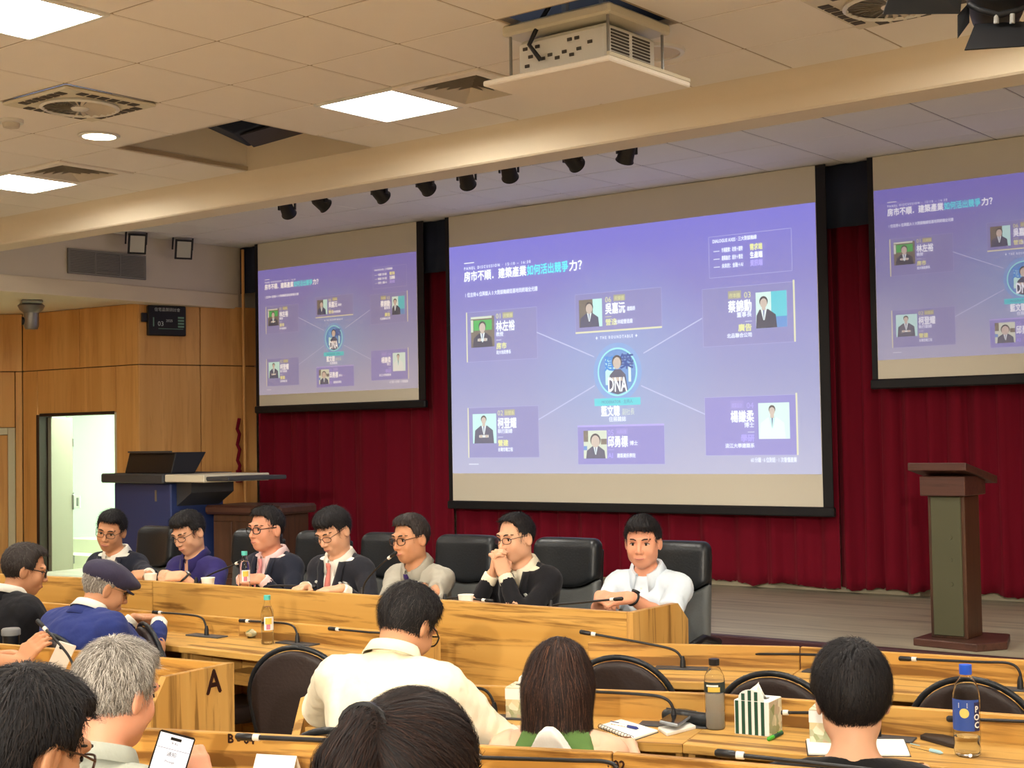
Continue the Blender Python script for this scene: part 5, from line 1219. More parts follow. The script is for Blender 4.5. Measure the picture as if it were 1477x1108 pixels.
    if of.get('tie'):
        v = []
        def sfront(u_):
            a_ = np.linspace(.24, -.02, 105); P = np.array([at(0, f_, u_) for f_ in a_], F32); d = prims_sdf(P, torso+trap, .035, .012); i = np.argmax(d < 0); return a_[i] if (d < 0).any() else .1
        for u_, wd in ((.004, .013), (-.014, .018), (-.042, .011), (-.075, .017), (-.14, .024), (-.22, .031), (-.30, .036), (-.34, .022)):
            y_ = max(sfront(u_), sfront(-.03) if u_ > -.04 else 0)+.014+(.006 if u_ > -.05 else 0); v += [at(-wd, y_-.002, u_), at(0, y_+.005, u_), at(wd, y_-.002, u_)]
        o = MB().add(v, [(3*k+j, 3*k+3+j, 3*k+4+j, 3*k+1+j) for k in range(7) for j in range(2)]).build('tie', of['tie'], root, 1.0); sd = o.modifiers.new('s', 'SOLIDIFY'); sd.thickness = .004
    if of.get('buttons') and not of.get('jacket'):
        for k in range(5):
            u_ = -.05-.065*k; a_ = np.linspace(.24, -.02, 105); P = np.array([at(0, f_, u_) for f_ in a_], F32); d = prims_sdf(P, torso+trap, .035, .010); y_ = a_[np.argmax(d < 0)]
            o = MB().lathe([(.001, -.002), (.0055, -.002), (.0055, .002), (.001, .002)], 10, axis=1); q = at(0, y_+.004, u_); o.v = [tuple(q+np.array(p)) for p in o.v]; o.build('button', 'white_plastic', root)
    lo_, hi_ = np.array([-.27, -.2, .06]), np.array([.27, .56, seat+.17])
    geo_obj('trousers', sdf_geo(lambda P: smax(smax(prims_sdf(P, torso[1:3]+legs, .035, .014)+wr(P, .003), -(P[:, 2]-.075), .01), P[:, 2]-(seat+.13), .01), lo_, hi_, .016), of.get('trousers', 'trousers_dark'), root)
    for s in (-1, 1):
        A = np.array([s*.115, .40, .09])
        geo_obj('shoe', sdf_geo(lambda P: smax(smin(capsule(P, A+[0, -.03, -.045], A+[0, .16, -.052], .044, .040), capsule(P, A+[0, 0, 0], A+[0, .02, -.04], .047, .05), .03), -(P[:, 2]-.002), .006), A+np.array([-.07, -.10, -.1]), A+np.array([.07, .24, .05]), .012), 'shoe', root)
    if of.get('watch'):
        nm = of['watch']; S, E, Wt = arms[nm]; ax = unit(Wt-E); w0 = Wt-ax*.012; a_ = unit(np.cross(ax, [0, 0, 1])); b_ = np.cross(a_, ax); b_ = b_ if b_[2] > 0 else -b_
        MB().tube([w0+.031*(math.cos(t_)*a_+math.sin(t_)*b_) for t_ in np.linspace(0, 2*math.pi, 25)], .006, 6).build('watch_strap', 'black_plastic', root, .9)
        wf = MB().lathe([(.001, -.004), (.019, -.004), (.020, .004), (.001, .006)], 18); wf.v = [tuple(w0+b_*(.034+c_)+a_*x_+ax*y_) for x_, y_, c_ in wf.v]; wf.build('watch_face', of.get('watch_mat', 'steel'), root, .9)
    return root, dict(tol=tol, at=at, hd=hd_, arms=arms, o2=o2, rz=rz, Hl=Hl, Rh=Rh)
BLK = dict(mat='hair_black', strands=(('hair_black', 1500, .035, .0018, .5, .35), ('hair_soft', 400, .035, .0016, .5, .35)))
def hs_(**k): d = dict(BLK); d.update(k); return d
PG = 'panelists seated along the long desk'; AG = 'people in the audience'
GB = dict(mat='frame_black', r=.0027, h=.017); GT = dict(mat='frame_tort', r=.0022, h=.018); GM = dict(mat='frame_black', r=.0016, h=.015); GG = dict(mat='frame_gold', r=.0016, h=.016)
suit = lambda j, s, t=None, **k: dict(shirt=s, jacket=j, tie=t, badges=k.pop('badges', 1), **k)
person('man in dark suit and open white collar at the left end of the panel', atd(160, 766, 8.75), -78, 20, 14, -10, .10, 0, 'skin_tan', suit('suit_navy', 'shirt_white'), 'clasp', C=aty(196, 836, 5.0), hair=hs_(top=.004, line=.070), glasses=GM, group=PG)
person('man in purple polo shirt looking down with clasped hands on the panel', atd(272, 769, 8.35), -88, 4, 22, 4, .13, 0, 'skin_light', dict(shirt='polo_purple', sleeve='short', vneck=.035, watch='L', wrinkle=.005), 'clasp', C=aty(238, 832, 5.12), hair=hs_(top=.010, line=.060), glasses=GM, eyes='down', group=PG)
person('man in dark suit with pink tie and black framed glasses on the panel', atd(384, 764, 8.05), -92, -2, 2, 0, .09, 0, 'skin_rosy', suit('suit_navy', 'shirt_pink', 'tie_pink', badges=2), 'clasp', C=aty(352, 836, 5.2), hair=hs_(top=.008, line=.078, grow=.007), glasses=GB, group=PG, hw=1.05)
person('man in dark suit with long coral tie looking down on the panel', atd(481, 767, 7.75), -88, 0, 26, 4, .13, 0, 'skin_light', suit('suit_charcoal', 'shirt_white', 'tie_coral', badges=2, watch='L'), 'rest', CR=aty(440, 846, 5.25), CL=aty(492, 849, 5.25), hair=hs_(top=.014, line=.052, grow=.013), glasses=GM, eyes='down', group=PG, hw=1.04)
person('man in light grey shirt and purple tie leaning on crossed arms on the panel', atd(592, 778, 7.45), -90, -6, 6, 2, .20, 0, 'skin_tan', dict(shirt='shirt_grey', tie='tie_purple', wrinkle=.007), 'rest', CR=aty(612, 848, 5.42), CL=aty(572, 850, 5.40), hd=dict(R=((.9, .3, 0), (0, .2, 1), .4), L=((-.9, .3, 0), (0, .2, 1), .4)), hair=hs_(mat='hair_soft', top=.010, line=.074, strands=(('hair_soft', 900, .035, .0016, .25, .3),)), glasses=GT, group=PG, elbow=(.95, .1, -.4))
hp6 = atd(744, 777, 7.2)
person('man in black suit with hands clasped before his mouth on the panel', hp6, -90, -8, 6, 2, .15, 0, 'skin_light', suit('suit_black', 'shirt_cream', 'tie_black'), 'mouth', C=hp6+np.array([.0, -.155, -.080]), hair=hs_(top=.004, line=.088, grow=.006), glasses=GM, group=PG, elbow=(.5, .1, -.9), curl=.8)
person('man in white short sleeved shirt smiling at the right end of the panel', atd(927, 783, 6.95), -82, 14, 6, 0, .13, 0, 'skin_rosy', dict(shirt='shirt_pale', sleeve='short', buttons=True, gap=22, wrinkle=.005, watch='L', watch_mat='black_plastic'), 'clasp', C=aty(880, 864, 5.42), hair=hs_(top=.016, line=.058, grow=.012), group=PG, hw=1.03, jaw=1.04)
# audience
person('man in black suit with glasses at the left edge of the front row', atd(36, 823, 7.0), 92, -30, 14, 0, .14, 0, 'skin_tan', suit('suit_black', 'shirt_white'), 'clasp', C=(-6.2, 4.42, .80), hair=hs_(mat='hair_soft', top=.006, line=.080, strands=(('hair_soft', 1200, .04, .0016, .2, .3), ('hair_pepper', 250, .04, .0014, .2, .3))), glasses=GB, group=AG, fine=True, neckdrop=.118, head_fwd=.07, build=1.05)
capm, ci = person('man in blue blazer and flat cap with clasped hands in the front row', atd(152, 850, 6.5), 98, -30, 22, 0, .24, 0, 'skin_tan', suit('blazer_blue', 'shirt_white', badges=0, wrinkle=.006), 'clasp', C=atz(224, 893, .86), hair=dict(mat='hair_grey', line=.05, grow=.006, strands=(('hair_silver', 700, .03, .0016, .2, .3),)), glasses=GG, group=AG, fine=True, build=1.10, neckdrop=.105, head_fwd=.085)
# flat cap, worn on the head
def capf(P):
    Q = (P-ci['Hl'].astype(F32))@ci['Rh'].astype(F32)
    d = ellip(Q, (0, -.010, .062), (.094, .118, .066)); d = smin(d, ellip(Q, (0, .070, .058), (.080, .075, .030)), .03)
    d = smax(d, -(Q[:, 2]-.022+.10*Q[:, 1]), .008); return d+.0015*vnoise(Q, 55, 2)
geo_obj('flat_cap', sdf_geo(capf, ci['Hl']-np.array([.16, .2, .06]), ci['Hl']+np.array([.16, .2, .17]), .007), 'cap_felt', capm)
def hpart(name, mb, mat, root, info): mb.v = [tuple(info['hd'](p)) for p in mb.v]; return mb.build(name, mat, root, .9)
br = MB(); vb = []
for k in range(13):
    a = math.radians(-62+124*k/12)
    for rr, zz in ((.0, 0), (.035, -.006), (.042, -.009)): vb.append(((.080+rr*.35)*math.sin(a), .040+(.070+rr*.6)*math.cos(a)*.95, .034+zz-.008*math.cos(a)))
br.add(vb, [(3*k+j, 3*k+3+j, 3*k+4+j, 3*k+1+j) for k in range(12) for j in range(2)]); bo = hpart('cap_brim', br, 'cap_felt', capm, ci); bo.modifiers.new('s', 'SOLIDIFY').thickness = .006
bk = MB().box((.083, -.075, .026), (.094, -.060, .040), .002); hpart('cap_buckle', bk, 'steel', capm, ci)
person('man in cream white shirt bent forward at the second row desk', atd(588, 903, 4.45), 106, -14, 36, 0, .24, 0, 'skin_tan', dict(shirt='shirt_cream', wrinkle=.006, trousers='trousers_dark'), 'rest', CR=atz(668, 1040, .79), CL=(-3.42, 3.52, .79), hair=dict(mat='hair_black', line=.07, grow=.012, top=.006, nape=.085, amp=.003, strands=(('hair_black', 3200, .040, .0014, .35, .35), ('hair_soft', 900, .040, .0012, .35, .35), ('hair_pepper', 420, .035, .0011, .35, .35))), glasses=GB, group=AG, fine=True, elbow=(.9, -.2, -.45), build=1.12, neckdrop=.095, head_fwd=.095)
gm, gi = person('grey haired man in sage shirt holding a phone at the lower left', atd(168, 1004, 3.35), 108, -10, 14, 0, .12, 0, 'skin_rosy', dict(shirt='shirt_sage', wrinkle=.005, gap=20), 'rest', CR=atd(290, 1150, 2.95), CL=atd(215, 1180, 2.95), hd=dict(R=((-.45, .35, .75), (.75, -.5, .4), .7), L=((.3, .9, .2), (-.3, 0, 1), .5)), hair=dict(mat='hair_grey', line=.07, grow=.010, top=.004, nape=.075, amp=.0025, res=.0045, strands=(('hair_silver', 4200, .034, .0013, .28, .28), ('hair_grey', 2600, .034, .0013, .28, .28), ('hair_pepper', 1700, .032, .0012, .25, .28))), group=AG, fine=True, neckdrop=.15, head_fwd=.05, base=.09)
person('man with combed black hair and brown glasses at the lower left corner', atd(36, 1086, 2.25), 112, -18, 22, 0, .12, 0, 'skin_tan', dict(shirt='tee_black', wrinkle=.004), 'rest', CR=(-1.85, 1.62, .98), CL=(-2.15, 1.55, .98), hair=dict(mat='hair_black', line=.07, grow=.012, top=.004, nape=.066, ear=1.5, amp=.003, res=.0045, strands=(('hair_black', 5200, .032, .0013, .28, .22), ('hair_soft', 1100, .032, .0012, .28, .22))), glasses=GT, group=AG, fine=True, base=.18)
def longhair(Q, d, Pl):
    d = smin(d, ellip(Q, (0, -.038, -.005), (.086, .085, .112)), .03)
    q = Pl.copy(); w = np.clip((-.02-q[:, 2])/.30, 0, 1)
    body = (np.abs(q[:, 0]/(.084+.020*w))**2.6+np.abs((q[:, 1]+.058+.03*w)/(.062-.020*w))**2.6)**(1/2.6); e = (body-1)*.055+.004*np.sin(q[:, 0]*150+6*q[:, 2])*w; e = smax(smax(e, q[:, 2]-.02, .04), -(q[:, 2]+.335+.012*np.sin(q[:, 0]*140)+.012*np.sin(q[:, 0]*73)), .012)
    d = smin(d, e, .04)
    return smax(d, -ellip(Q, (0, .12, -.06), (.066, .10, .13)), .012)
person('woman with long straight brown hair in a green sleeveless top at the second row', atd(808, 988, 3.95), 118, -4, 14, 0, .10, 0, 'skin_pale', dict(shirt='top_green', sleeve='none', collar=False), 'rest', CR=atz(905, 1075, .79), CL=(-2.75, 3.45, .79), hair=dict(mat='hair_dark_brown', line=.07, grow=.009, nape=.12, extra=longhair, box=((-.16, -.22, -.40), (.16, .15, .16)), long=True, whorl=(0, -.02, .12), amp=.0028, res=.0055, strands=(('hair_dark_brown', 4200, .13, .0018, .3, .10), ('hair_brown', 3600, .14, .0016, .3, .10), ('hair_auburn', 1400, .14, .0014, .35, .12))), female=True, group=AG, fine=True, eyes=None, hs=.97, neckdrop=.112, head_fwd=.05)
person('young man with thick short black hair in a black tee at the second row', atd(1228, 1008, 3.5), 116, 8, 10, 0, .09, 0, 'skin_light', dict(shirt='tee_black', sleeve='short', collar=False), 'rest', CR=atz(1330, 1115, .79), CL=atz(1180, 1110, .79), hair=dict(mat='hair_black', line=.05, grow=.020, top=.006, nape=.112, taper=.85, ear=1.5, amp=.005, res=.0048, w=.98, strands=(('hair_black', 6500, .05, .0016, .25, .2), ('hair_soft', 900, .05, .0013, .25, .2))), group=AG, fine=True, eyes=None, neckdrop=.145)
TIE = np.array([-.034, -.108, .080])
def pony(Q, d, Pl):
    d = smin(d, ellip(Q, (0, -.03, .02), (.092, .108, .100)), .02)
    d = smin(d, ellip(Q, TIE, (.030, .026, .026)), .02)
    e = capsule(Q, TIE+[0, -.012, 0], TIE+[-.012, -.030, -.055], .026, .042); e = smin(e, capsule(Q, TIE+[-.012, -.030, -.055], TIE+[-.012, -.028, -.19], .042, .050), .02); e = smin(e, capsule(Q, TIE+[-.012, -.028, -.19], TIE+[-.01, -.01, -.30], .048, .012), .02)
    return smax(smin(d, e, .008), -ellip(Q, (0, .12, -.06), (.07, .09, .12)), .012)
pw, pi_ = person('woman with dark brown hair tied in a ponytail in the foreground', atd(600, 1132, 2.08), 106, 4, 10, 0, .08, 0, 'skin_pale', dict(shirt='tee_black', collar=False), 'rest', CR=(-1.15, 1.85, .98), CL=(-1.5, 1.75, .98), hair=dict(mat='hair_dark_brown', line=.07, grow=.012, nape=.09, extra=pony, box=((-.16, -.24, -.30), (.16, .15, .18)), to=TIE, amp=.0022, res=.005, strands=(('hair_dark_brown', 5200, .085, .0014, .10, .10), ('hair_black', 2600, .085, .0014, .10, .10), ('hair_brown', 1600, .085, .0012, .12, .12))), female=True, group=AG, fine=True, eyes=None, base=.18)
q = MB()
for k in range(3): q.tube([TIE+np.array([.030*math.cos(t_)*(1+.08*math.sin(3*t_+k)), -.008+.006*(k-1), .030*math.sin(t_)]) for t_ in np.linspace(0, 2*math.pi, 21)], .0065, 6)
hpart('hair_tie', q, 'black_plastic', pw, pi_)
lm, li = person('man beyond the left edge whose hand lifts a phone over the second row desk', (-5.55, 3.02, 1.17), 72, 0, 16, 0, .12, 0, 'skin_tan', dict(shirt='shirt_sage', sleeve='short'), 'rest', CR=atd(62, 962, 5.72), CL=atd(28, 952, 5.9), hd=dict(R=((.35, .55, .75), (.6, -.5, .4), .55), L=((.55, .83, .05), (-.2, 0, 1), .55)), hair=BLK, group=AG, eyes=None)
# ------------------------------------------------------------------ things on the desks
plain('clear_pet', (.96, .98, .98), .04, trans=1, ior=1.12); plain('water', (.97, .98, .98), .02, trans=1, ior=1.15); plain('teal_cap', lin(92, 200, 190), .45); plain('blue_cap', lin(40, 92, 214), .4); plain('black_cap', lin(28, 28, 30), .4)
plain('cloudy_drink', lin(222, 218, 206), .3, trans=.55, ior=1.2); plain('paper_white', lin(244, 242, 232), .8); plain('paper_cup', lin(240, 238, 226), .7); plain('ink_blue', lin(40, 52, 120), .4); plain('dark_green', lin(28, 74, 56), .7); plain('label_blue', lin(52, 82, 160), .5); plain('label_navy', lin(36, 40, 84), .5); plain('label_yellow', lin(226, 206, 110), .6); plain('label_white', lin(236, 236, 232), .6)
plain('label_dark', lin(34, 46, 44), .5); plain('label_pink', lin(196, 120, 140), .6); plain('label_gold', lin(222, 190, 80), .6); plain('green_pen', lin(70, 170, 50), .4); plain('phone_black', lin(16, 17, 20), .12, spec=.7); plain('phone_edge', lin(150, 155, 160), .3, metal=.5); plain('white_case', lin(238, 236, 228), .5); plain('wallet', lin(44, 34, 30), .6); plain('ice_blue', lin(160, 200, 214), .3)
m, nt, b = new_mat('floral_print'); N = nt.nodes.new
tc = N('ShaderNodeTexCoord'); vo = N('ShaderNodeTexVoronoi'); vo.inputs['Scale'].default_value = 38; nt.links.new(tc.outputs['Object'], vo.inputs[0]); rp = N('ShaderNodeValToRGB'); cr = rp.color_ramp
for _ in range(3): cr.elements.new(.5)
for e, (p_, c) in zip(cr.elements, ((0, (196, 176, 110)), (.3, (232, 226, 200)), (.5, (128, 140, 84)), (.68, (226, 218, 190)), (1, (150, 110, 70)))): e.position = p_; e.color = (*lin(*c), 1)
nt.links.new(vo.outputs['Color'], rp.inputs[0]); nt.links.new(rp.outputs[0], b.inputs['Base Color']); b.inputs['Roughness'].default_value = .6
def bottle(label, loc, prof, capp, capmat, labels=(), fill=None, group='bottles on the desks', rz=0):
    t = thing('water_bottle', label, 'bottle', loc, rz, group)
    inner = [(max(r-.0012, .001), z+.001) for r, z in prof]
    MB().lathe(prof+inner[::-1], 28, ring=True).build('bottle_body', 'clear_pet', t, .9)
    if fill:
        mat, z1 = fill; fp = [(max(r-.002, .001), z+.0015) for r, z in prof if z < z1]; rl = np.interp(z1, [z for r, z in prof], [r for r, z in prof])-.002
        MB().lathe([(.001, fp[0][1])]+fp+[(rl, z1), (.001, z1)], 28).build('drink', mat, t, .9)
    MB().lathe(capp, 24).build('cap', capmat, t, .7)
    for nm, r, z0, z1, mat, a0, a1 in labels:
        n = 20; v = []; 
        for z in (z0, z1):
            for k in range(n+1): a = math.radians(a0+(a1-a0)*k/n); v.append((r*math.cos(a), r*math.sin(a), z))
        MB().add(v, [(k, k+1, n+1+k+1, n+1+k) for k in range(n)]).build(nm, mat, t, .9)
    return t
def to_cam(p): return math.degrees(math.atan2(-p[1], -p[0]))          # azimuth from a thing to the viewer's side of the hall
SLIM = [(.001, 0), (.026, 0), (.029, .006), (.029, .05), (.0275, .055), (.029, .06), (.029, .135), (.026, .155), (.014, .185), (.0125, .205)]
def slim(label, p):
    a = to_cam(p)
    return bottle(label, p, SLIM, [(.0145, .200), (.0155, .203), (.0155, .221), (.001, .222)], 'teal_cap', [('label', .0295, .065, .125, 'label_white', a-30, a+70), ('label_art', .0298, .092, .12, 'label_gold', a-18, a+40), ('label_art', .02985, .068, .092, 'label_pink', a-10, a+25)], ('water', .17))
slim('clear bottle with teal cap standing on the front row desk', atz(386, 929, HT))
slim('clear bottle with teal cap beside the hands of the third panelist', aty(353, 849, 5.1)*[1, 1, 0]+[0, 0, .885])
slim('clear bottle with teal cap between the suited man and the capped man', atz(63, 876, HT))
p = atz(1396, 1090, HT); a = to_cam(p); R0 = .0375
bt = bottle('clear bottle with blue cap and blue lemon drink label at the right', p, [(.001, 0), (.030, 0), (R0-.001, .006), (R0, .02), (R0-.002, .035), (R0, .05), (R0, .16), (R0-.001, .175), (.031, .2), (.017, .222), (.0135, .228), (.0135, .238)], [(.0165, .229), (.0175, .232), (.0175, .256), (.001, .257)], 'blue_cap', [('label', R0+.0006, .075, .162, 'label_blue', a-88, a+60), ('label', R0+.0008, .075, .155, 'label_navy', a+32, a+62)], ('water', .055))
v = []; lem = MB()
def on_cyl(r, a0, u, z): aa_ = math.radians(a0)+u/r; return (r*math.cos(aa_), r*math.sin(aa_), z)
lem.add([on_cyl(R0+.0012, a-10, 0, .125)]+[on_cyl(R0+.0012, a-10, rr*math.cos(t_), .125+rr*math.sin(t_)) for rr in (.007, .0135) for t_ in np.linspace(0, 2*math.pi, 22)[:-1]], [(0, 1+k, 1+(k+1) % 21) for k in range(21)]+[(1+k, 22+k, 22+(k+1) % 21, 1+(k+1) % 21) for k in range(21)]); lem.build('lemon_print', 'label_yellow', bt)
for ch, z in (('P', .128), ('O', .106), ('C', .084)):
    vv, ff = text_mesh(ch, .024, 'CENTER', .0008); MB().add([on_cyl(R0+.0013, a+44, p_[0], z+p_[1]) for p_ in vv], ff).build('lettering', 'label_white', bt)
for k in range(3): MB().add([on_cyl(R0+.0012, a-14, u, z) for u, z in ((-.014, .150-.005*k), (.012, .150-.005*k), (.012, .153-.005*k), (-.014, .153-.005*k))], [(0, 1, 2, 3)]).build('small_print', 'label_white', bt)
p = atz(1032, 1051, HT); a = to_cam(p)
bottle('clear bottle of cloudy drink with black cap beside the striped tissue box', p, [(.001, 0), (.028, 0), (.0315, .008), (.0315, .05), (.030, .055), (.0315, .06), (.0315, .105), (.030, .11), (.032, .115), (.032, .15), (.030, .165), (.018, .19), (.0135, .196), (.0135, .204)], [(.0155, .197), (.0165, .199), (.0165, .217), (.001, .218)], 'black_cap', [('label', .0326, .115, .148, 'label_dark', a-100, a+100), ('label_art', .0329, .118, .133, 'label_gold', a-40, a+30), ('label_art', .0329, .134, .140, 'label_white', a-50, a+20)], ('cloudy_drink', .112))
def cup(label, p, s=1.0, mat='paper_cup'):
    t = thing('paper_cup', label, 'cup', p, 0, 'white paper cups on the panel desk'); h = .075*s
    MB().lathe([(.026*s, 0), (.036*s, h), (.0345*s, h), (.025*s, .004)], 24, ring=True).build('wall', mat, t, .9)
    MB().lathe([(.001, .002), (.0255*s, .002), (.0255*s, .005), (.001, .005)], 24).build('bottom', mat, t)
    MB().tube([(.0355*s*math.cos(a), .0355*s*math.sin(a), h) for a in np.linspace(0, 2*math.pi, 25)], .0018, 6).build('rim', mat, t, .9)
for px, l in ((217, 'white paper cup beside the clasped hands of the purple polo shirt'), (300, 'white paper cup right of the purple polo shirt'), (672, 'white paper cup on the panel desk between grey shirt and black suit')):
    q = aty(px, 843 if px < 400 else 866, 5.06 if px < 400 else 5.1); cup(l, (q[0], q[1], .885))
# glass dish of sweets beside the bottle on the front row
p = atz(364, 920, HT); t = thing('sweet_dish', 'small clear dish with a flowery wrapped snack on the front row', 'dish', p)
MB().lathe([(.001, 0), (.025, 0), (.040, .028), (.038, .028), (.024, .003), (.001, .003)], 20).build('dish', 'clear_pet', t, .9)
geo_obj('snack', sdf_geo(lambda P: ellip(P, (0, 0, .022), (.032, .032, .018))+.004*vnoise(P, 160, 4), (-.045, -.045, 0), (.045, .045, .05), .005), 'floral_print', t)
# tissue boxes
def tissue_box(label, p, rz, striped, w=.112, d=.112, h=.105):
    t = thing('tissue_box', label, 'tissue box', p, rz, 'tissue boxes on the second row')
    MB().box((-w/2, -d/2, 0), (w/2, d/2, h), .002).build('carton', 'floral_print' if not striped else 'label_white', t)
    if striped:
        n = 5; o_ = []
        for k in range(n):
            x0 = -w/2+.004+k*(w-.008)/n; x1 = x0+(w-.008)/n*.52; z = h if k in (0, 4) else h
            MB().box((x0, -d/2-.0012, .002), (x1, -d/2-.0002, h-.002)).build('stripe', 'dark_green', t)
        MB().box((w/2+.0001, -d/2+.002, .002), (w/2+.001, d/2-.002, h-.002)).build('printed_side', 'floral_print', t)
        # arched front flap standing above the carton
        arc = [(-.042, h), (.042, h)]+[(.042*math.cos(a_), h+.034*math.sin(a_)**.8) for a_ in np.linspace(0, math.pi, 12)[1:-1]]
        MB().prism(arc, -d/2, -d/2+.002, 1).build('flap', 'label_white', t)
        for k in (1, 2, 3):
            x0 = -w/2+.004+k*(w-.008)/n; x1 = x0+(w-.008)/n*.52; zt = h+.034*max(0, 1-(max(abs(x0), abs(x1))/.042)**2)**.5
            MB().box((x0, -d/2-.0012, h), (x1, -d/2-.0002, max(zt-.002, h+.002))).build('stripe', 'dark_green', t)
    else:
        for s in (-1, 1): MB().box((s*w/2-.0008, -d/2, h*.62), (s*w/2+.0008, d/2, h*.95)).build('side_band', 'label_white', t)
        MB().box((-w/2, -d/2-.0012, h*.62), (w/2, -d/2-.0002, h*.95)).build('front_band', 'label_white', t)
    MB().box((-w*.3, -d*.12, h), (w*.3, d*.12, h+.001)).build('opening', 'slot_dark', t)
    v = []; n = 9
    for i in range(n):
        for j in range(4):
            u = i/(n-1); vv_ = j/3; v.append((w*.28*(u-.5)*2*(1-.25*vv_), .010*math.sin(u*9)+.028*vv_*math.sin(u*5), h+.05*vv_*(.55+.45*math.sin(u*math.pi))-.004))
    o = MB().add(v, [(i*4+j, i*4+4+j, i*4+5+j, i*4+1+j) for i in range(n-1) for j in range(3)]).build('tissue', 'paper_white', t, 9); o.modifiers.new('s', 'SOLIDIFY').thickness = .001
    return t
tissue_box('green and white striped tissue box on the second row desk', atz(1083, 1058, HT)*[1, 1, 0]+[.01, .03, HT], R2ba-math.radians(3), True)
tissue_box('flower print tissue box half hidden by the young man', atz(1178, 1072, HT)*[1, 1, 0]+[.03, .04, HT], R2ba+.1, False)
tissue_box('flower print tissue box beside the long haired woman', atz(752, 1036, HT)*[1, 1, 0]+[0, .03, HT], R2aa, False)
# notebooks, pens, phones
def slab(name, label, cat, corners, z, th, mat, part, group=None, extra=None):
    P = np.array([atz(x, y, z) for x, y in corners]); c = P.mean(0); t = thing(name, label, cat, (c[0], c[1], z), 0, group)
    MB().prism([(q[0]-c[0], q[1]-c[1]) for q in P], 0, th, 2).build(part, mat, t, None, min(.003, th*.4))
    return t, P-c
t, Q = slab('notebook', 'spiral notebook with blue pen on the second row desk', 'notebook', ((864, 1050), (896, 1041), (949, 1057), (913, 1069)), HT, .009, 'paper_white', 'pages')
MB().prism([(q[0]*1.02, q[1]*1.02) for q in Q], -.0005, .0015, 2).build('cover', 'label_dark', t)
for k in range(12):
    q = Q[0]+(Q[3]-Q[0])*((k+.5)/12); MB().tube([(q[0]+.006*math.cos(a), q[1]+.004*math.cos(a), .006+.008*math.sin(a)) for a in np.linspace(0, 2*math.pi, 9)], .0009, 5).build('spiral_ring', 'black_metal', t)
def pen(label, a, b, z, mat, capmat, r=.0045, group='pens on the second row'):
    A, B = atz(*a, z), atz(*b, z); t = thing('pen', label, 'pen', ((A[0]+B[0])/2, (A[1]+B[1])/2, z+r), math.atan2(B[1]-A[1], B[0]-A[0]), group); L = min(np.linalg.norm(B-A), .15)
    MB().tube([(-L/2, 0, 0), (L*.12, 0, 0)], r, 10).build('barrel', mat, t, .9); MB().tube([(L*.12, 0, 0), (L*.42, 0, 0), (L*.5, 0, 0)], [r*1.1, r*1.1, r*.3], 10).build('grip', capmat, t, .9); MB().box((-L*.5, -.0015, r), (-L*.2, .0015, r+.002)).build('clip', capmat, t)
pen('blue capped pen lying on the spiral notebook', (881, 1045), (921, 1053), HT+.0095, 'clear_pet', 'ink_blue'); pen('bright green marker in front of the striped tissue box', (1128, 1060), (1107, 1070), HT, 'dark_green', 'green_pen', .006); pen('clear ballpoint pen right of the open notebook', (1313, 1078), (1360, 1089), HT, 'clear_pet', 'ice_blue', .005)
t, Q = slab('open_notebook', 'open white notebook behind the young man', 'notebook', ((1163, 1069), (1304, 1070), (1313, 1092), (1166, 1090)), HT, .008, 'paper_white', 'pages')
MB().prism([(q[0]*1.02, q[1]*1.03) for q in Q], -.0005, .0015, 2).build('cover', 'wallet', t)
slab('wallet', 'dark brown wallet left of the blue capped bottle', 'wallet', ((1327, 1067), (1340, 1061), (1383, 1071), (1381, 1082)), HT, .014, 'wallet', 'leather')
t, Q = slab('smartphone', 'white cased smartphone lying under the black phone', 'phone', ((949, 1054), (992, 1046), (1004, 1052), (962, 1063)), HT, .012, 'white_case', 'case', 'phones on the second row')
t, Q = slab('smartphone', 'black smartphone resting tilted on the white phone', 'phone', ((951, 1044), (980, 1025), (1006, 1030), (978, 1050)), HT+.024, .010, 'phone_edge', 'frame', 'phones on the second row')
MB().prism([(q[0]*.95, q[1]*.95) for q in Q], .0101, .011, 2).build('screen', 'phone_black', t)
A, B = atz(958, 1040, HT), atz(1040, 1052, HT); t = thing('pencil_case', 'black roll shaped pouch beside the cloudy bottle', 'pouch', ((A[0]+B[0])/2, (A[1]+B[1])/2, HT), math.atan2(B[1]-A[1], B[0]-A[0])); L = np.linalg.norm(B-A)
geo_obj('pouch', sdf_geo(lambda P: rbox(P, (0, 0, .021), (L/2, .026, .021), .018)+.0015*vnoise(P, 90, 2), (-L/2-.02, -.04, -.01), (L/2+.02, .04, .055), .006), 'black_leather', t); MB().tube([(-L/2+.01, 0, .0425), (L/2-.01, 0, .0425)], .002, 6).build('zip', 'dark_grey', t)
# white card on the third row, white jacket over a chair back, cup and phones held in hands
t2_ = np.array([math.cos(R3aa), math.sin(R3aa)]); base = np.array([-3.25, 2.37])+np.array([t2_[1], -t2_[0]])*.05
P = [atplane(x, y, (*base, 0), t2_) for x, y in ((370, 1088), (428, 1090))]; wd = np.linalg.norm((P[1]-P[0])[:2]); c = (P[0]+P[1])/2
t = thing('name_card', 'blank white folded card standing at the third row', 'card', (c[0], c[1], HT+.09), R3aa); hh = c[2]-HT-.09
MB().add([(-wd/2, -.03, 0), (wd/2, -.03, 0), (wd/2, 0, hh), (-wd/2, 0, hh), (wd/2, .03, 0), (-wd/2, .03, 0)], [(0, 1, 2, 3), (3, 2, 4, 5)]).build('card', 'paper_white', t).modifiers.new('s', 'SOLIDIFY').thickness = .001
p = atd(794, 1078, 3.72); t = thing('draped_jacket', 'white jacket hood draped over the chair of the long haired woman', 'jacket', (p[0], p[1], .60), math.radians(17))
zc = p[2]-.60
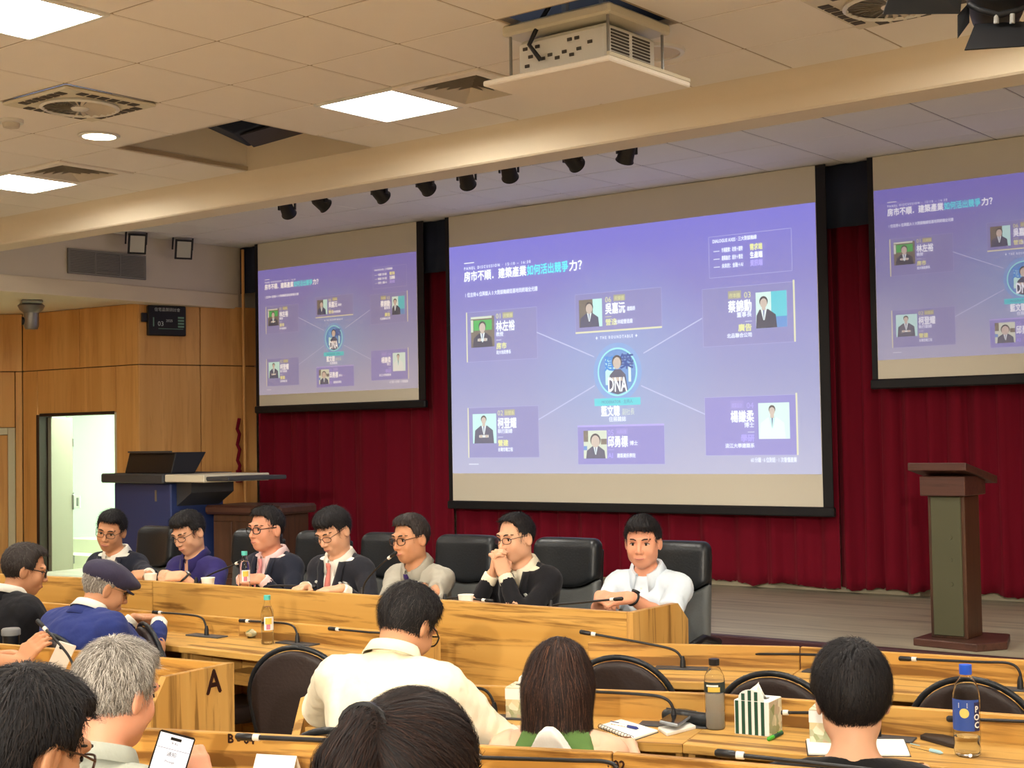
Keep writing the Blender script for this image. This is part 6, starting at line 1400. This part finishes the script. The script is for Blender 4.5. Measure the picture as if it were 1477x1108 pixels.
def hoodf(P):
    z = P[:, 2]-zc; wdt = .012+.062*np.clip((.045-z)/.10, 0, 1)**.8
    d = np.maximum(np.abs(P[:, 0]+.25*np.clip(z, -.05, .05)*.3)-wdt, np.abs(P[:, 1])-(.012+.020*np.clip((.05-z)/.12, 0, 1)))
    d = smax(d, z-.047, .012); d = smax(d, -(z+.13), .02)
    return d*.7+.005*np.abs(np.sin(P[:, 0]*55+z*18))*np.clip((.03-z)/.06, 0, 1)-.003
geo_obj('hood', sdf_geo(hoodf, (-.12, -.07, zc-.16), (.12, .07, zc+.09), .005), 'cloth_white', t)
geo_obj('jacket_back', sdf_geo(lambda P: rbox(P, (0, -.01, zc-.22), (.15, .022, .13), .02)+.006*vnoise(P, 30, 7), (-.2, -.07, zc-.40), (.2, .07, zc-.06), .010), 'cloth_white', t)
q = atz(16, 945, HT); t = thing('travel_cup', 'black travel cup with grey lid at the left edge', 'cup', (q[0], q[1], HT))
MB().lathe([(.001, 0), (.032, 0), (.037, .09), (.001, .09)], 24).build('cup_body', 'black_plastic', t, .9); MB().lathe([(.001, .088), (.041, .088), (.041, .112), (.036, .118), (.001, .118)], 24).build('lid', 'grey_plastic', t, .9)
def phone_held(label, p, R, screen=None):
    t = thing('smartphone', label, 'phone', p, 0, 'phones held in the hands'); t.rotation_euler = Matrix(R.T.tolist()).transposed().to_euler() if False else Matrix(R.tolist()).to_euler()
    MB().box((-.037, -.004, -.077), (.037, .004, .077), .004).build('frame', 'phone_black', t)
    return t
def lookR(zdir, facing):
    z = unit(zdir); y = -unit(np.asarray(facing)-z*(np.asarray(facing)@z)); x = np.cross(y, z); return np.stack([x, y, z], 1)
plain('phone_screen', (.8, .82, .86), .2, emit=lin(214, 218, 232), estr=.30); plain('phone_text', lin(60, 64, 74), .5)
p = atd(240, 1113, 2.93); Rp = lookR((.12, .30, .95), EYE-p); t = phone_held('lit smartphone held up by the grey haired man', p, Rp)
MB().box((-.034, -.0048, -.073), (.034, -.0042, .073)).build('screen', 'phone_screen', t); MB().box((-.011, -.0054, .062), (.011, -.0049, .068), .001).build('camera_island', 'phone_black', t)
MB().box((-.034, -.0052, .044), (.034, -.0049, .0448)).build('divider', 'phone_text', t)
for s_, z, h_ in (('9:41', .0535, .008), ('通知', .031, .010), ('Message', .018, .006)):
    vv, ff = text_mesh(s_, h_, 'CENTER'); MB().add([(p_[0], -.0053, z+p_[1]) for p_ in vv], ff).build('screen_text', 'phone_text', t)
p = atd(86, 953, 5.76); t = phone_held('white smartphone lifted in a hand at the left edge', p, lookR((.35, .2, .8), EYE-p+np.array([-3., 3., 0.]))); t.children[0].data.materials[0] = M('white_case')
MB().lathe([(.001, -.0065), (.008, -.0065), (.008, -.004), (.001, -.004)], 14, (-.018, 0, .055), axis=1).build('camera_lens', 'phone_black', t)
